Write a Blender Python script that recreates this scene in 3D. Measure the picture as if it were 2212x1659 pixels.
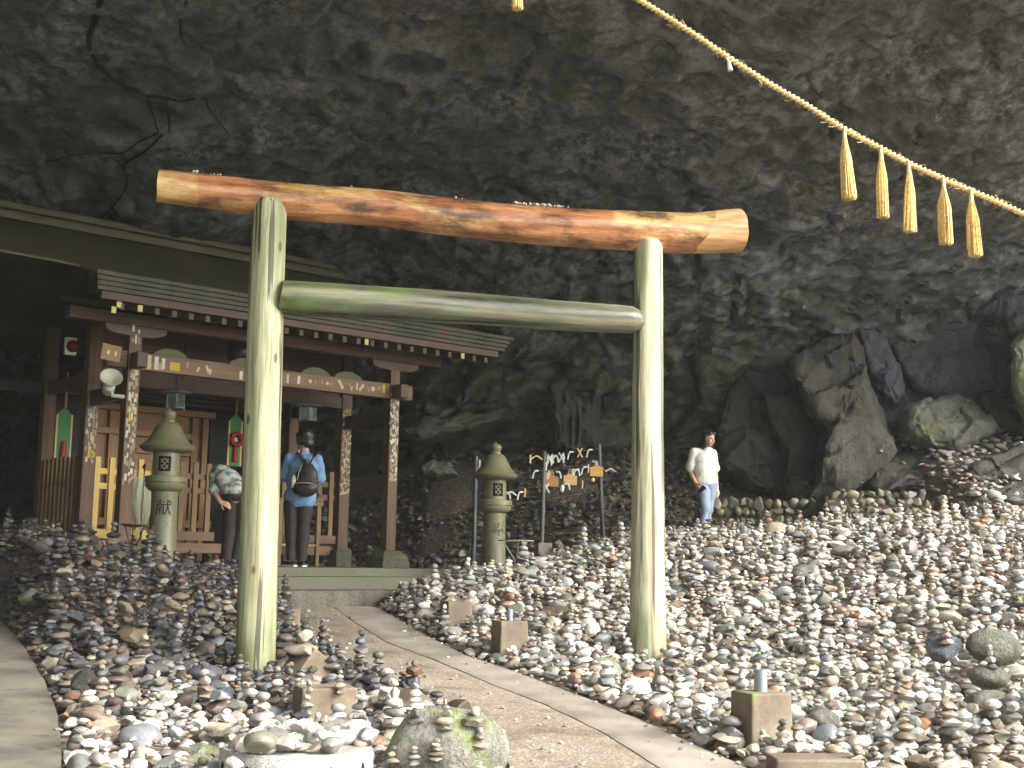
import bpy, bmesh, math, random
import numpy as np
from mathutils import Vector, Matrix, Euler
from mathutils.bvhtree import BVHTree

for o in list(bpy.data.objects):
    bpy.data.objects.remove(o)
SC = bpy.context.scene
COL = SC.collection
rnd = random.Random(7)
rng = np.random.default_rng(11)
PI = math.pi

# ------------------------------------------------------------------ camera
FPX, PITCH, ROLL = 2700.0, math.atan(385 / 2700), math.radians(0.88)
CAM = Vector((0, 0, 1.6))
ROT = Matrix.Rotation(PI / 2 + PITCH, 3, 'X') @ Matrix.Rotation(ROLL, 3, 'Z')
cam_data = bpy.data.cameras.new('camera')
cam_data.sensor_width = 36
cam_data.lens = 36 * FPX / 2212
cam_data.clip_end = 500
cam = bpy.data.objects.new('camera', cam_data)
COL.objects.link(cam)
cam.matrix_world = Matrix.Translation(CAM) @ ROT.to_4x4()
SC.camera = cam

# ------------------------------------------------------------------ sky, sun, exposure
SUN_ELEV, SUN_AZ = math.radians(35), math.radians(66)     # sun behind the camera, to its right
world = bpy.data.worlds.new('World')
SC.world = world
world.use_nodes = True
wn = world.node_tree
sky = wn.nodes.new('ShaderNodeTexSky')
sky.sky_type = 'NISHITA'
sky.sun_disc = False
sky.sun_elevation = SUN_ELEV
sky.sun_rotation = PI - SUN_AZ
sky.dust_density = 2.5
hs = wn.nodes.new('ShaderNodeHueSaturation')                # a pale, thinly clouded sky
hs.inputs['Saturation'].default_value = 0.28
wn.links.new(sky.outputs[0], hs.inputs['Color'])
wn.links.new(hs.outputs[0], wn.nodes['Background'].inputs[0])
wn.nodes['Background'].inputs[1].default_value = 0.1
sun_data = bpy.data.lights.new('sun', 'SUN')
sun_data.energy = 1.4
sun_data.angle = math.radians(42)
sun_data.color = (1.0, 0.97, 0.90)
sun = bpy.data.objects.new('sun', sun_data)
COL.objects.link(sun)
sdir = Vector((math.sin(SUN_AZ) * math.cos(SUN_ELEV), -math.cos(SUN_AZ) * math.cos(SUN_ELEV), math.sin(SUN_ELEV)))
sun.rotation_euler = sdir.to_track_quat('Z', 'Y').to_euler()
sun.location = sdir * 40
SC.view_settings.view_transform = 'Standard'
SC.view_settings.look = 'None'
SC.view_settings.gamma = 1
SC.view_settings.use_curve_mapping = False
SC.view_settings.exposure = 2.48
SC.render.engine = 'CYCLES'
SC.cycles.max_bounces = 8
SC.cycles.diffuse_bounces = 4

# ------------------------------------------------------------------ geometry of the view (used to measure the place)
def ray(px, py):
    return ROT @ Vector(((px - 1106) / FPX, -(py - 829.5) / FPX, -1))
def at_y(px, py, y):
    d = ray(px, py)
    return CAM + d * (y / d.y)
SLOPE = 0.07
def on_path(px, py, up=0.0):
    d = ray(px, py)
    return CAM + d * ((up - 1.6) / (d.z - SLOPE * d.y))
RT = ROT.transposed()
def project(p):
    c = RT @ (Vector(p) - CAM)
    return 1106 + FPX * c.x / -c.z, 829.5 - FPX * c.y / -c.z

# ------------------------------------------------------------------ noise
def hash3(ix, iy, iz, seed):
    h = (ix.astype(np.int64) * 374761393 + iy.astype(np.int64) * 668265263 + iz.astype(np.int64) * 2147483647 + seed * 974634777) & 0xFFFFFFFF
    h = ((h ^ (h >> 13)) * 1274126177) & 0xFFFFFFFF
    h = ((h ^ (h >> 16)) * 2246822519) & 0xFFFFFFFF
    h = h ^ (h >> 15)
    return (h & 0xFFFFFF) / float(0x1000000)
def vnoise(P, seed=0):
    I = np.floor(P).astype(np.int64)
    f = P - I
    f = f * f * f * (f * (f * 6 - 15) + 10)
    out = 0
    for dx in (0, 1):
        wx = f[:, 0] if dx else 1 - f[:, 0]
        for dy in (0, 1):
            wy = f[:, 1] if dy else 1 - f[:, 1]
            for dz in (0, 1):
                wz = f[:, 2] if dz else 1 - f[:, 2]
                out = out + wx * wy * wz * hash3(I[:, 0] + dx, I[:, 1] + dy, I[:, 2] + dz, seed)
    return out * 2 - 1
def fbm(P, octv=4, seed=0, gain=0.5):
    a, s, t = 1.0, 0, 0
    P = np.array(P, float)
    for i in range(octv):
        s = s + a * vnoise(P, seed + i * 17)
        t += a
        P = P * 2.03 + 5.3
        a *= gain
    return s / t
def worley(P, seed=0):
    I = np.floor(P).astype(np.int64)
    n = len(P)
    F1 = np.full(n, 9.0); F2 = np.full(n, 9.0); ID = np.zeros(n)
    for dx in (-1, 0, 1):
        for dy in (-1, 0, 1):
            for dz in (-1, 0, 1):
                cx, cy, cz = I[:, 0] + dx, I[:, 1] + dy, I[:, 2] + dz
                q = np.stack([cx + hash3(cx, cy, cz, seed), cy + hash3(cx, cy, cz, seed + 1), cz + hash3(cx, cy, cz, seed + 2)], 1)
                d = np.sqrt(((P - q) ** 2).sum(1))
                m = d < F1
                F2 = np.where(m, F1, np.minimum(F2, d))
                ID = np.where(m, hash3(cx, cy, cz, seed + 3), ID)
                F1 = np.where(m, d, F1)
    return F1, F2, ID
def S(a, b, x):
    t = np.clip((x - a) / (b - a), 0, 1)
    return t * t * (3 - 2 * t)

# ------------------------------------------------------------------ objects
def link(name, data, parent=None, mat=None):
    o = bpy.data.objects.new(name, data)
    COL.objects.link(o)
    if mat is not None and data is not None and hasattr(data, 'materials') and not data.materials:
        data.materials.append(mat)
    if parent is not None:
        o.parent = parent
    return o
def tag(o, label=None, cat=None, group=None, kind=None):
    if label: o['label'] = label
    if cat: o['category'] = cat
    if group: o['group'] = group
    if kind: o['kind'] = kind
    return o
def thing(name, label, cat, loc=(0, 0, 0), rz=0.0, group=None):
    o = link(name, None)
    o.location = loc
    o.rotation_euler = (0, 0, rz)
    o.empty_display_size = 0.1
    return tag(o, label, cat, group)

class MB:
    def __init__(self):
        self.v = []; self.f = []
    def add(self, vs, fs):
        b = len(self.v)
        self.v += [tuple(x) for x in vs]
        self.f += [tuple(i + b for i in f) for f in fs]
        return self
    def box(self, x0, x1, y0, y1, z0, z1, M=None):
        vs = [Vector((x, y, z)) for z in (z0, z1) for y in (y0, y1) for x in (x0, x1)]
        if M is not None: vs = [M @ v for v in vs]
        return self.add(vs, [(0, 2, 3, 1), (4, 5, 7, 6), (0, 1, 5, 4), (2, 6, 7, 3), (0, 4, 6, 2), (1, 3, 7, 5)])
    def beam(self, a, b, w, h, up=(0, 0, 1)):
        a, b = Vector(a), Vector(b)
        x = (b - a); L = x.length; x = x / L
        y = Vector(up).cross(x).normalized(); z = x.cross(y)
        M = Matrix((x, y, z)).transposed().to_4x4(); M.translation = a
        return self.box(0, L, -w / 2, w / 2, -h / 2, h / 2, M)
    def tube(self, pts, radii, seg=12, cap=True, twist=0.0, wob=None):
        pts = [Vector(p) for p in pts]
        if not hasattr(radii, '__len__'): radii = [radii] * len(pts)
        n = len(pts); vs = []; fs = []
        t0 = (pts[1] - pts[0]).normalized()
        ref = Vector((0, 0, 1)) if abs(t0.z) < 0.9 else Vector((1, 0, 0))
        u = t0.cross(ref).normalized()
        for i, p in enumerate(pts):
            t = (pts[min(i + 1, n - 1)] - pts[max(i - 1, 0)]).normalized()
            u = (u - t * u.dot(t)).normalized(); w = t.cross(u)
            for k in range(seg):
                a = 2 * PI * k / seg + twist * i
                r = radii[i] * (wob(i, a) if wob else 1)
                vs.append(p + (u * math.cos(a) + w * math.sin(a)) * r)
        for i in range(n - 1):
            for k in range(seg):
                k2 = (k + 1) % seg
                fs.append((i * seg + k, i * seg + k2, (i + 1) * seg + k2, (i + 1) * seg + k))
        if cap:
            fs.append(tuple(range(seg))[::-1])
            fs.append(tuple((n - 1) * seg + k for k in range(seg)))
        return self.add(vs, fs)
    def lathe(self, prof, seg=32, c=(0, 0, 0)):
        vs = []; fs = []
        for r, z in prof:
            for k in range(seg):
                a = 2 * PI * k / seg
                vs.append((c[0] + r * math.cos(a), c[1] + r * math.sin(a), c[2] + z))
        n = len(prof)
        for i in range(n - 1):
            for k in range(seg):
                k2 = (k + 1) % seg
                fs.append((i * seg + k, i * seg + k2, (i + 1) * seg + k2, (i + 1) * seg + k))
        fs.append(tuple(range(seg))[::-1]); fs.append(tuple((n - 1) * seg + k for k in range(seg)))
        return self.add(vs, fs)
    def prism(self, poly, h0, h1, M=None):
        n = len(poly)
        vs = [Vector((x, y, h0)) for x, y in poly] + [Vector((x, y, h1)) for x, y in poly]
        if M is not None: vs = [M @ v for v in vs]
        return self.add(vs, [tuple(range(n))[::-1], tuple(range(n, 2 * n))] + [(i, (i + 1) % n, n + (i + 1) % n, n + i) for i in range(n)])
    def mesh(self, name, mat=None, smooth=None):
        me = bpy.data.meshes.new(name)
        me.from_pydata(self.v, [], self.f)
        if mat is not None: me.materials.append(mat)
        bm = bmesh.new(); bm.from_mesh(me); bmesh.ops.recalc_face_normals(bm, faces=bm.faces); bm.to_mesh(me); bm.free()
        if smooth is not None:
            me.polygons.foreach_set('use_smooth', [True] * len(me.polygons))
            me.set_sharp_from_angle(angle=math.radians(smooth))
        return me
    def build(self, name, mat=None, parent=None, smooth=None, bevel=0):
        o = link(name, self.mesh(name, mat, smooth), parent)
        if bevel:
            m = o.modifiers.new('bevel', 'BEVEL'); m.width = bevel; m.segments = 2; m.limit_method = 'ANGLE'
        return o

def np_mesh(name, V, F, mat=None, smooth=True, col=None):
    V = np.asarray(V, np.float32); F = np.asarray(F, np.int32)
    me = bpy.data.meshes.new(name)
    k = F.shape[1]
    me.vertices.add(len(V)); me.vertices.foreach_set('co', V.ravel())
    me.loops.add(F.size); me.loops.foreach_set('vertex_index', F.ravel())
    me.polygons.add(len(F)); me.polygons.foreach_set('loop_start', np.arange(0, F.size, k, dtype=np.int32))
    if smooth: me.polygons.foreach_set('use_smooth', np.ones(len(F), bool))
    if col is not None:
        a = me.color_attributes.new('stone_tint', 'FLOAT_COLOR', 'POINT')
        a.data.foreach_set('color', np.asarray(col, np.float32).ravel())
    me.update(calc_edges=True)
    if mat is not None: me.materials.append(mat)
    return me

# ------------------------------------------------------------------ materials
def srgb(r, g, b):
    f = lambda c: (c / 255) / 12.92 if c / 255 <= 0.04045 else ((c / 255 + 0.055) / 1.055) ** 2.4
    return (f(r), f(g), f(b))
class Mat:
    def __init__(self, name, rough=0.6, color=(0.3, 0.3, 0.3)):
        self.m = bpy.data.materials.new(name)
        self.m.use_nodes = True
        self.nt = self.m.node_tree
        self.b = self.nt.nodes['Principled BSDF']
        self.b.inputs['Roughness'].default_value = rough
        self.b.inputs['Base Color'].default_value = (*color, 1)
    def n(self, t, **kw):
        nd = self.nt.nodes.new('ShaderNode' + t)
        for k, v in kw.items():
            key = k.replace('_', ' ')
            if key in nd.inputs.keys():
                if isinstance(v, bpy.types.NodeSocket): self.nt.links.new(v, nd.inputs[key])
                else: nd.inputs[key].default_value = v
            else: setattr(nd, k, v)
        return nd
    def l(self, a, b): self.nt.links.new(a, b)
    def coord(self, kind='Object', scale=(1, 1, 1), loc=(0, 0, 0)):
        tc = self.n('TexCoord')
        mp = self.n('Mapping'); mp.inputs['Scale'].default_value = scale; mp.inputs['Location'].default_value = loc
        self.l(tc.outputs[kind], mp.inputs['Vector'])
        return mp.outputs[0]
    def pos(self, scale=(1, 1, 1)):
        g = self.n('NewGeometry'); mp = self.n('Mapping'); mp.inputs['Scale'].default_value = scale
        self.l(g.outputs['Position'], mp.inputs['Vector'])
        return mp.outputs[0]
    def noise(self, vec, scale, detail=5, rough=0.55, dist=0.0):
        nd = self.n('TexNoise', Scale=scale, Detail=detail, Roughness=rough, Distortion=dist)
        self.l(vec, nd.inputs['Vector'])
        return nd.outputs['Fac']
    def ramp(self, fac, stops, interp='LINEAR'):
        nd = self.n('ValToRGB'); e = nd.color_ramp.elements
        nd.color_ramp.interpolation = interp
        while len(e) < len(stops): e.new(0.5)
        for i, (p, c) in enumerate(stops):
            e[i].position = p
            e[i].color = (*c, 1) if hasattr(c, '__len__') else (c, c, c, 1)
        self.l(fac, nd.inputs[0])
        return nd.outputs[0]
    def mix(self, fac, a, b, mode='MIX'):
        nd = self.n('Mix', data_type='RGBA', blend_type=mode)
        for s, v in ((nd.inputs[0], fac), (nd.inputs[6], a), (nd.inputs[7], b)):
            if isinstance(v, bpy.types.NodeSocket): self.l(v, s)
            elif hasattr(v, '__len__'): s.default_value = (*v, 1)
            else: s.default_value = v
        return nd.outputs[2]
    def math(self, op, a, b=0.0, c=0.0):
        nd = self.n('Math', operation=op)
        for i, v in enumerate((a, b, c)):
            if isinstance(v, bpy.types.NodeSocket): self.l(v, nd.inputs[i])
            else: nd.inputs[i].default_value = v
        return nd.outputs[0]
    def bump(self, h, strength=0.4, dist=0.02):
        nd = self.n('Bump', Strength=strength, Distance=dist)
        self.l(h, nd.inputs['Height'])
        self.l(nd.outputs[0], self.b.inputs['Normal'])
    def color(self, s): self.l(s, self.b.inputs['Base Color'])
    def rough(self, s): self.l(s, self.b.inputs['Roughness'])

def wood(name, stops, along='Z', rough=0.6, fine=30, bump=0.25, rs=None):
    k = Mat(name, rough)
    sc = {'Z': (1, 1, 0.05), 'X': (0.05, 1, 1), 'Y': (1, 0.05, 1)}[along]
    v = k.coord('Object', sc)
    a = k.noise(v, 6, 4)
    b = k.noise(v, fine, 6, 0.65)
    f = k.math('MULTIPLY_ADD', b, 0.45, k.math('MULTIPLY', a, 0.55))
    k.color(k.ramp(f, stops))
    k.bump(b, bump, 0.01)
    return k
# ------------------------------------------------------------------ the lie of the land
PATH_R = [on_path(*p) for p in ((1800, 1745), (1610, 1655), (1400, 1560), (1250, 1500), (1110, 1448), (1000, 1412), (905, 1362), (805, 1305))]
PATH_L = [on_path(*p) for p in ((1130, 1745), (1098, 1640), (1055, 1580), (980, 1530), (875, 1480), (770, 1440), (700, 1390), (655, 1345), (640, 1310))]
STRIP = [on_path(*p) for p in ((1520, 1745), (1430, 1659), (1300, 1577), (1180, 1520), (1060, 1474), (930, 1420), (835, 1385), (770, 1345), (722, 1310))]
SLAB_L = [on_path(*p) for p in ((134, 1750), (133, 1659), (124, 1560), (94, 1480), (48, 1402), (0, 1345), (-60, 1300))]
def edge(tab, y):
    return np.interp(y, [p.y for p in tab], [p.x for p in tab])

def height(x, y):
    x = np.asarray(x, float); y = np.asarray(y, float)
    base = SLOPE * np.clip(y, 0, 15.7)
    xr, xl, xs = edge(PATH_R, y), edge(PATH_L, y), edge(SLAB_L, y)
    dr = np.clip(x - xr, 0, 5.8); dl = np.clip(xl - x, 0, 9)
    far = S(9.5, 15.5, y)
    hr = S(0, 0.5, dr) * (0.015 + 0.022 * dr + (0.12 + 0.135 * dr) * far) * S(3.0, 6.0, y)
    dl2 = np.minimum(dl, 2.4)
    hl = S(0, 0.5, dl) * (0.02 + 0.02 * dl2 + (0.09 + 0.245 * dl2) * S(10.2, 13.8, y)) * S(3.0, 6.0, y)
    dip = np.exp(-((x + 2.03) ** 2 + (y - 10.1) ** 2) / 0.18) + np.exp(-((x - 1.215) ** 2 + (y - 10.9) ** 2) / 0.18)
    slab = S(-0.5, 0.05, xs - x) * S(5, 6, y) * S(15, 13, y)
    hl = hl * (1 - slab)
    z = base + np.where(x > 0.5 * (xr + xl), hr, hl)
    z = z - 0.13 * dip
    # behind the crest: a lane, then heaps against the rock
    lane = 1.32 + 0.30 * np.clip(x + 0.4, 0, 2.3)
    lane = np.where(x < -1.5, 1.12, lane)
    b = S(15.6, 16.9, y)
    z = z * (1 - b) + lane * b
    lane = lane + 0.32 * S(5.9, 6.6, x)
    z = z + 0.32 * S(5.9, 6.6, x) * b
    yb = np.interp(x, [-7, -3, -1, 1, 3, 4.2, 5, 6, 6.6, 12], [21.5, 20.6, 19.3, 19.0, 19.3, 19.2, 18.4, 18.1, 16.9, 16.7])
    rise = np.interp(x, [-7, 0, 3, 4.6, 6, 6.6, 12], [0.7, 0.78, 0.75, 0.9, 0.8, 0.5, 0.5])
    z = z + np.clip(y - yb, 0, 3.8) * rise
    return z
def hz(x, y): return float(height(np.array([x]), np.array([y]))[0])

def on_ground(px, py, y0=5.0, y1=26.0):
    ys = np.linspace(y0, y1, 900)
    d = ray(px, py)
    X = CAM.x + d.x / d.y * ys; Z = CAM.z + d.z / d.y * ys
    H = height(X, ys)
    i = np.argmax(Z <= H) if (Z <= H).any() else len(ys) - 1
    return Vector((X[i], ys[i], H[i]))

xs_ = np.concatenate([np.linspace(-60, -13, 8), np.arange(-12, 12.01, 0.12), np.linspace(13, 60, 8)])
ys_ = np.concatenate([np.linspace(-90, -6, 12), np.arange(-5, 26.01, 0.12), np.linspace(27, 60, 5)])
GX, GY = np.meshgrid(xs_, ys_)
gz = height(GX.ravel(), GY.ravel())
P2 = np.stack([GX.ravel(), GY.ravel(), gz * 0], 1)
onp = (GX.ravel() < edge(PATH_R, GY.ravel()) + 0.1) & (GX.ravel() > edge(PATH_L, GY.ravel()) - 0.1)
gz = gz + np.where(onp, -0.03, 0.03 * fbm(P2 * 3, 3, 5) - 0.05)
nx, ny = len(xs_), len(ys_)
ii = np.arange(nx * ny).reshape(ny, nx)
GF = np.stack([ii[:-1, :-1], ii[:-1, 1:], ii[1:, 1:], ii[1:, :-1]], -1).reshape(-1, 4)
k = Mat('dark gravelly soil', 0.85)
v = k.pos((1, 1, 1))
vor = k.n('TexVoronoi', Scale=14.0); k.l(v, vor.inputs['Vector'])
gp_ = k.n('NewGeometry'); sx = k.n('SeparateXYZ'); k.l(gp_.outputs['Position'], sx.inputs[0])
k.color(k.mix(k.math('LESS_THAN', sx.outputs['Y'], 3.0), k.mix(k.noise(v, 9, 6), srgb(66, 58, 52), srgb(136, 122, 108)), k.mix(k.noise(v, 9, 6), srgb(64, 62, 48), srgb(104, 100, 80))))
k.bump(vor.outputs['Distance'], 0.7, 0.03)
GROUND = tag(link('ground', np_mesh('ground', np.stack([GX.ravel(), GY.ravel(), gz], 1), GF, k.m)), kind='structure')

# path of exposed-aggregate concrete with a smoother strip along its right edge; a second slab at the left
def ribbon(name, left, right, lift, mat, n=90, y0=3.0, y1=None, thick=0.06, wob=0.012, crack=False):
    y1 = y1 if y1 else min(left[-1].y, right[-1].y)
    ys = np.linspace(y0, y1, n)
    def ex(tab):
        xs = np.interp(ys, [p.y for p in tab], [p.x for p in tab])
        lo = tab[0].y; s = (tab[1].x - tab[0].x) / (tab[1].y - tab[0].y)
        return np.where(ys < lo, tab[0].x + (ys - lo) * s, xs)
    a, b = ex(left), ex(right)
    if wob:
        a = a + wob * fbm(np.stack([ys * 4, ys * 0, ys * 0 + 3], 1), 3, 3); b = b + wob * fbm(np.stack([ys * 4, ys * 0, ys * 0 + 9], 1), 3, 4)
    m = 9; V = []; F = []
    for i, y in enumerate(ys):
        for j in range(m):
            t = j / (m - 1); x = a[i] * (1 - t) + b[i] * t
            V.append((x, y, SLOPE * y + lift - (0.012 if j in (0, m - 1) else 0)))
        V.append((a[i], y, SLOPE * y + lift - thick)); V.append((b[i], y, SLOPE * y + lift - thick))
    w = m + 2
    for i in range(n - 1):
        for j in range(m - 1):
            F.append((i * w + j, i * w + j + 1, (i + 1) * w + j + 1, (i + 1) * w + j))
        F.append((i * w + m, i * w, (i + 1) * w, (i + 1) * w + m))
        F.append((i * w + m - 1, i * w + m + 1, (i + 1) * w + m + 1, (i + 1) * w + m - 1))
    mb = MB().add(V, F)
    return tag(link(name, mb.mesh(name, mat, 40)), kind='structure')

k = Mat('aggregate concrete', 0.75)
v = k.pos()
sp = k.n('TexVoronoi', Scale=70.0); k.l(v, sp.inputs['Vector'])
base = k.ramp(k.noise(v, 1.6, 6), [(0.3, srgb(118, 110, 100)), (0.5, srgb(141, 133, 121)), (0.72, srgb(157, 149, 137))])
speck = k.ramp(sp.outputs['Color'], [(0.0, srgb(92, 82, 72)), (0.55, srgb(138, 122, 104)), (0.8, srgb(164, 148, 128)), (0.93, srgb(208, 198, 180))])
c1 = k.mix(0.62, base, speck)
stain = k.ramp(k.noise(v, 3.3, 5, 0.6), [(0.52, 0.0), (0.68, 1.0)])
k.color(k.mix(k.math('MULTIPLY', stain, 0.55), c1, srgb(82, 72, 62)))
k.rough(k.ramp(k.noise(v, 2.2, 3), [(0.35, 0.5), (0.65, 0.85)]))
k.bump(sp.outputs['Distance'], 0.45, 0.006)
ribbon('path', PATH_L, STRIP, 0.0, k.m, wob=0.0)
k = Mat('smooth trowelled concrete', 0.7)
v = k.pos()
c0 = k.ramp(k.noise(v, 2.5, 7, 0.6), [(0.3, srgb(122, 113, 101)), (0.5, srgb(149, 140, 127)), (0.7, srgb(163, 154, 141))])
k.color(k.mix(k.ramp(k.noise(v, 7, 6, 0.7), [(0.55, 0.0), (0.75, 0.5)]), c0, srgb(96, 84, 72)))
k.bump(k.noise(v, 60, 5), 0.2, 0.004)
CONC = k.m
ribbon('path_strip', STRIP, PATH_R, 0.006, CONC, wob=0.02)
far_left = [Vector((p.x - 3.2, p.y, 0)) for p in SLAB_L]
k = Mat('stained slab concrete', 0.75)
v = k.pos()
c0 = k.ramp(k.noise(v, 1.8, 7, 0.6), [(0.3, srgb(80, 76, 66)), (0.5, srgb(108, 103, 91)), (0.7, srgb(126, 121, 108))])
k.color(k.mix(k.ramp(k.noise(v, 4, 6, 0.7), [(0.56, 0.0), (0.66, 0.8)]), c0, srgb(70, 68, 62)))
k.bump(k.noise(v, 50, 5), 0.25, 0.004)
ribbon('paved_slab', far_left, SLAB_L, 0.05, k.m, y0=3.0, y1=14.6, thick=0.2)

# ------------------------------------------------------------------ rock
k = Mat('cave rock', 0.6)
v = k.pos()
n1 = k.noise(v, 0.55, 6, 0.6)
n2 = k.noise(k.pos((1.0, 0.7, 1.4)), 4.2, 8, 0.7, 0.15)
n3 = k.noise(v, 11, 8, 0.7)
dark = k.ramp(n3, [(0.3, srgb(50, 54, 50)), (0.52, srgb(76, 80, 73)), (0.72, srgb(104, 108, 98))])
moss = k.ramp(n3, [(0.3, srgb(34, 42, 26)), (0.52, srgb(56, 66, 40)), (0.75, srgb(84, 96, 60))])
grey = k.ramp(n3, [(0.25, srgb(100, 102, 104)), (0.6, srgb(156, 159, 162)), (0.8, srgb(196, 198, 200))])
g = k.n('NewGeometry'); sep = k.n('SeparateXYZ'); k.l(g.outputs['Position'], sep.inputs[0])
low = k.math('SMOOTH_MIN', k.math('MULTIPLY', k.math('SUBTRACT', 6.3, sep.outputs['Z']), 0.6), 1.0, 0.2)
low = k.math('MAXIMUM', k.math('ADD', low, k.math('MULTIPLY', k.math('SUBTRACT', n1, 0.5), 1.6)), 0.0)
low = k.math('MINIMUM', low, 1.0)
c = k.mix(low, dark, moss)
n5 = k.noise(k.pos((1.0, 0.8, 1.5)), 9.5, 6, 0.65)
lich_glint = k.ramp(k.math('MULTIPLY_ADD', n5, 0.55, k.math('MULTIPLY', n2, 0.45)), [(0.46, 0.0), (0.59, 1.0)])  # pale mottle: lichen tone plus sky glints of wet rock, painted in
big = k.ramp(n1, [(0.40, 0.02), (0.60, 1.0)])
amt = k.math('MULTIPLY', k.math('MULTIPLY', lich_glint, big), k.math('SUBTRACT', 1.0, k.math('MULTIPLY', low, 0.72)))
c = k.mix(k.math('MULTIPLY', amt, 1.0), c, grey)
att = k.n('Attribute', attribute_name='facet_glint')
c = k.mix(k.math('MULTIPLY', att.outputs['Fac'], 0.75), c, grey)
n4 = k.noise(v, 38, 7, 0.8)
c = k.mix(1.0, c, k.ramp(n4, [(0.28, 0.55), (0.5, 1.0), (0.72, 1.45)]), 'MULTIPLY')
k.color(c)
k.rough(k.ramp(n2, [(0.3, 0.38), (0.6, 0.66)]))
bh = k.math('ADD', k.math('MULTIPLY', n3, 0.7), k.math('MULTIPLY', k.noise(v, 35, 6, 0.7), 0.35))
k.bump(bh, 0.5, 0.05)
ROCK = k.m

WALL_PLAN = [(-3, -44), (-6, -24), (-8.6, -10), (-11.5, 3), (-11.6, 12), (-10.6, 20), (-8, 24), (-3.5, 24.6), (0.3, 22.6), (3.4, 21.6), (6.4, 21.8), (9.4, 21.2), (11.6, 19.2), (14, 17.6), (20, 17.0), (36, 16.8)]  # unseen stretch behind the camera added to shut off rear-left sky
LIP_PLAN = [(0, -44), (-3.4, -23), (-6.6, -8.5), (-7.6, -4), (-6.8, -1.5), (-5.8, 0.6), (-4.4, 2.6), (-2.6, 4.6), (-0.4, 6.2), (2.2, 7.4), (4.6, 9.4), (6.4, 12.4), (8.6, 15.2), (11, 16.2), (17, 16.2), (34, 16)]  # lip outside the view is shaped to steer sun and sky light
def spline(pts, s):
    pts = np.array(pts, float); n = len(pts)
    x = s * (n - 1); i = np.clip(np.floor(x).astype(int), 0, n - 2); t = (x - i)[:, None]
    p = lambda q: pts[np.clip(q, 0, n - 1)]
    a, b, c_, d = p(i - 1), p(i), p(i + 1), p(i + 2)
    return 0.5 * (2 * b + (c_ - a) * t + (2 * a - 5 * b + 4 * c_ - d) * t * t + (3 * b - a - 3 * c_ + d) * t ** 3)
NS, NT, NC = 640, 470, 30
sv = np.linspace(0, 1, NS)
sv = 0.5 + 0.5 * np.sign(sv - 0.5) * (0.72 * np.abs(2 * sv - 1) + 0.28 * np.abs(2 * sv - 1) ** 4)
W = spline(WALL_PLAN, sv); Lp = spline(LIP_PLAN, sv)
tv = np.linspace(0, 1, NT)
cave = np.zeros((NT + NC, NS, 3))
for i, t in enumerate(tv):
    b0, b1, b2, b3 = (1 - t) ** 3, 3 * t * (1 - t) ** 2, 3 * t * t * (1 - t), t ** 3
    cx = b0 * W + b1 * (W * 0.965 + Lp * 0.035) + b2 * (W * 0.70 + Lp * 0.30) + b3 * Lp
    cz = b0 * 0.2 + b1 * 6.4 + b2 * 8.0 + b3 * 7.3
    cave[i, :, :2] = cx; cave[i, :, 2] = cz
for i in range(NC):
    q = (i + 1) / NC
    cave[NT + i, :, :2] = Lp + (W - Lp) * 0.10 * q ** 0.7 * 2
    cave[NT + i, :, 2] = 7.3 + 20 * q ** 1.5  # unseen cliff above the lip, put there to block sky light
du = np.gradient(cave, axis=1); dv = np.gradient(cave, axis=0)
nr = np.cross(du, dv); nr /= np.linalg.norm(nr, axis=2, keepdims=True) + 1e-9
P = cave.reshape(-1, 3); nr = nr.reshape(-1, 3)
mid = np.array([0, 12.0, 2.0])
flip = np.sign(((mid - P) * nr).sum(1)); nr = nr * flip[:, None]
warp = P + 0.25 * np.stack([fbm(P * 1.3, 3, 41), fbm(P * 1.3, 3, 42), fbm(P * 1.3, 3, 43)], 1)
big_ = 0.55 * fbm(P * 0.33, 3, 21)
def dipped(Q, ang):
    c_, s_ = math.cos(ang), math.sin(ang)
    return np.stack([Q[:, 0] * c_ + Q[:, 2] * s_, Q[:, 1], -Q[:, 0] * s_ + Q[:, 2] * c_], 1)
DP = dipped(warp, math.radians(32))
F1, F2, ID = worley(DP * np.array([0.75, 1.0, 2.1]), 31)
blocks = (ID - 0.5) * 0.26 + 0.07 * np.minimum(F2 - F1, 0.3) / 0.3
lowz = S(6.6, 4.5, P[:, 2])
f1, f2, fid = worley(DP * np.array([2.3, 2.6, 3.6]) + 7, 61)
scal = -0.5 * (1 - np.minimum(f1, 1)) ** 2
fine = fbm(P * 7, 4, 81)
ridg = 1 - 2 * np.abs(fbm(DP * np.array([0.9, 1.2, 2.2]), 4, 101))
right = S(-4.5, -1.5, P[:, 0])
disp = big_ + blocks * (0.2 + 0.8 * lowz) + 0.16 * ridg * (0.3 + 0.7 * lowz) + scal * 0.21 * (0.25 + 0.75 * right) * (1 - 0.6 * lowz) + 0.05 * fine + 0.10 * fbm(P * 2.2, 3, 91) + (fid - 0.5) * 0.05
led = S(-0.12, 0.10, P[:, 2] - (6.75 + 0.35 * fbm(P * 0.5, 3, 131))) * S(1.0, 3.5, P[:, 0])
led2 = S(-0.06, 0.08, DP[:, 2] - (4.2 + 0.6 * fbm(DP * 0.35, 2, 133))) + S(-0.06, 0.08, DP[:, 2] - (7.6 + 0.6 * fbm(DP * 0.35, 2, 134)))
crk = np.abs(fbm(DP * np.array([0.35, 0.5, 0.9]), 3, 141))
disp = disp + 0.30 * led + 0.14 * led2 - 0.10 * np.exp(-(crk / 0.025) ** 2)
Pd = P + nr * disp[:, None]
ci = np.arange((NT + NC) * NS).reshape(NT + NC, NS)
CF = np.stack([ci[:-1, :-1], ci[:-1, 1:], ci[1:, 1:], ci[1:, :-1]], -1).reshape(-1, 4)
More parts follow.
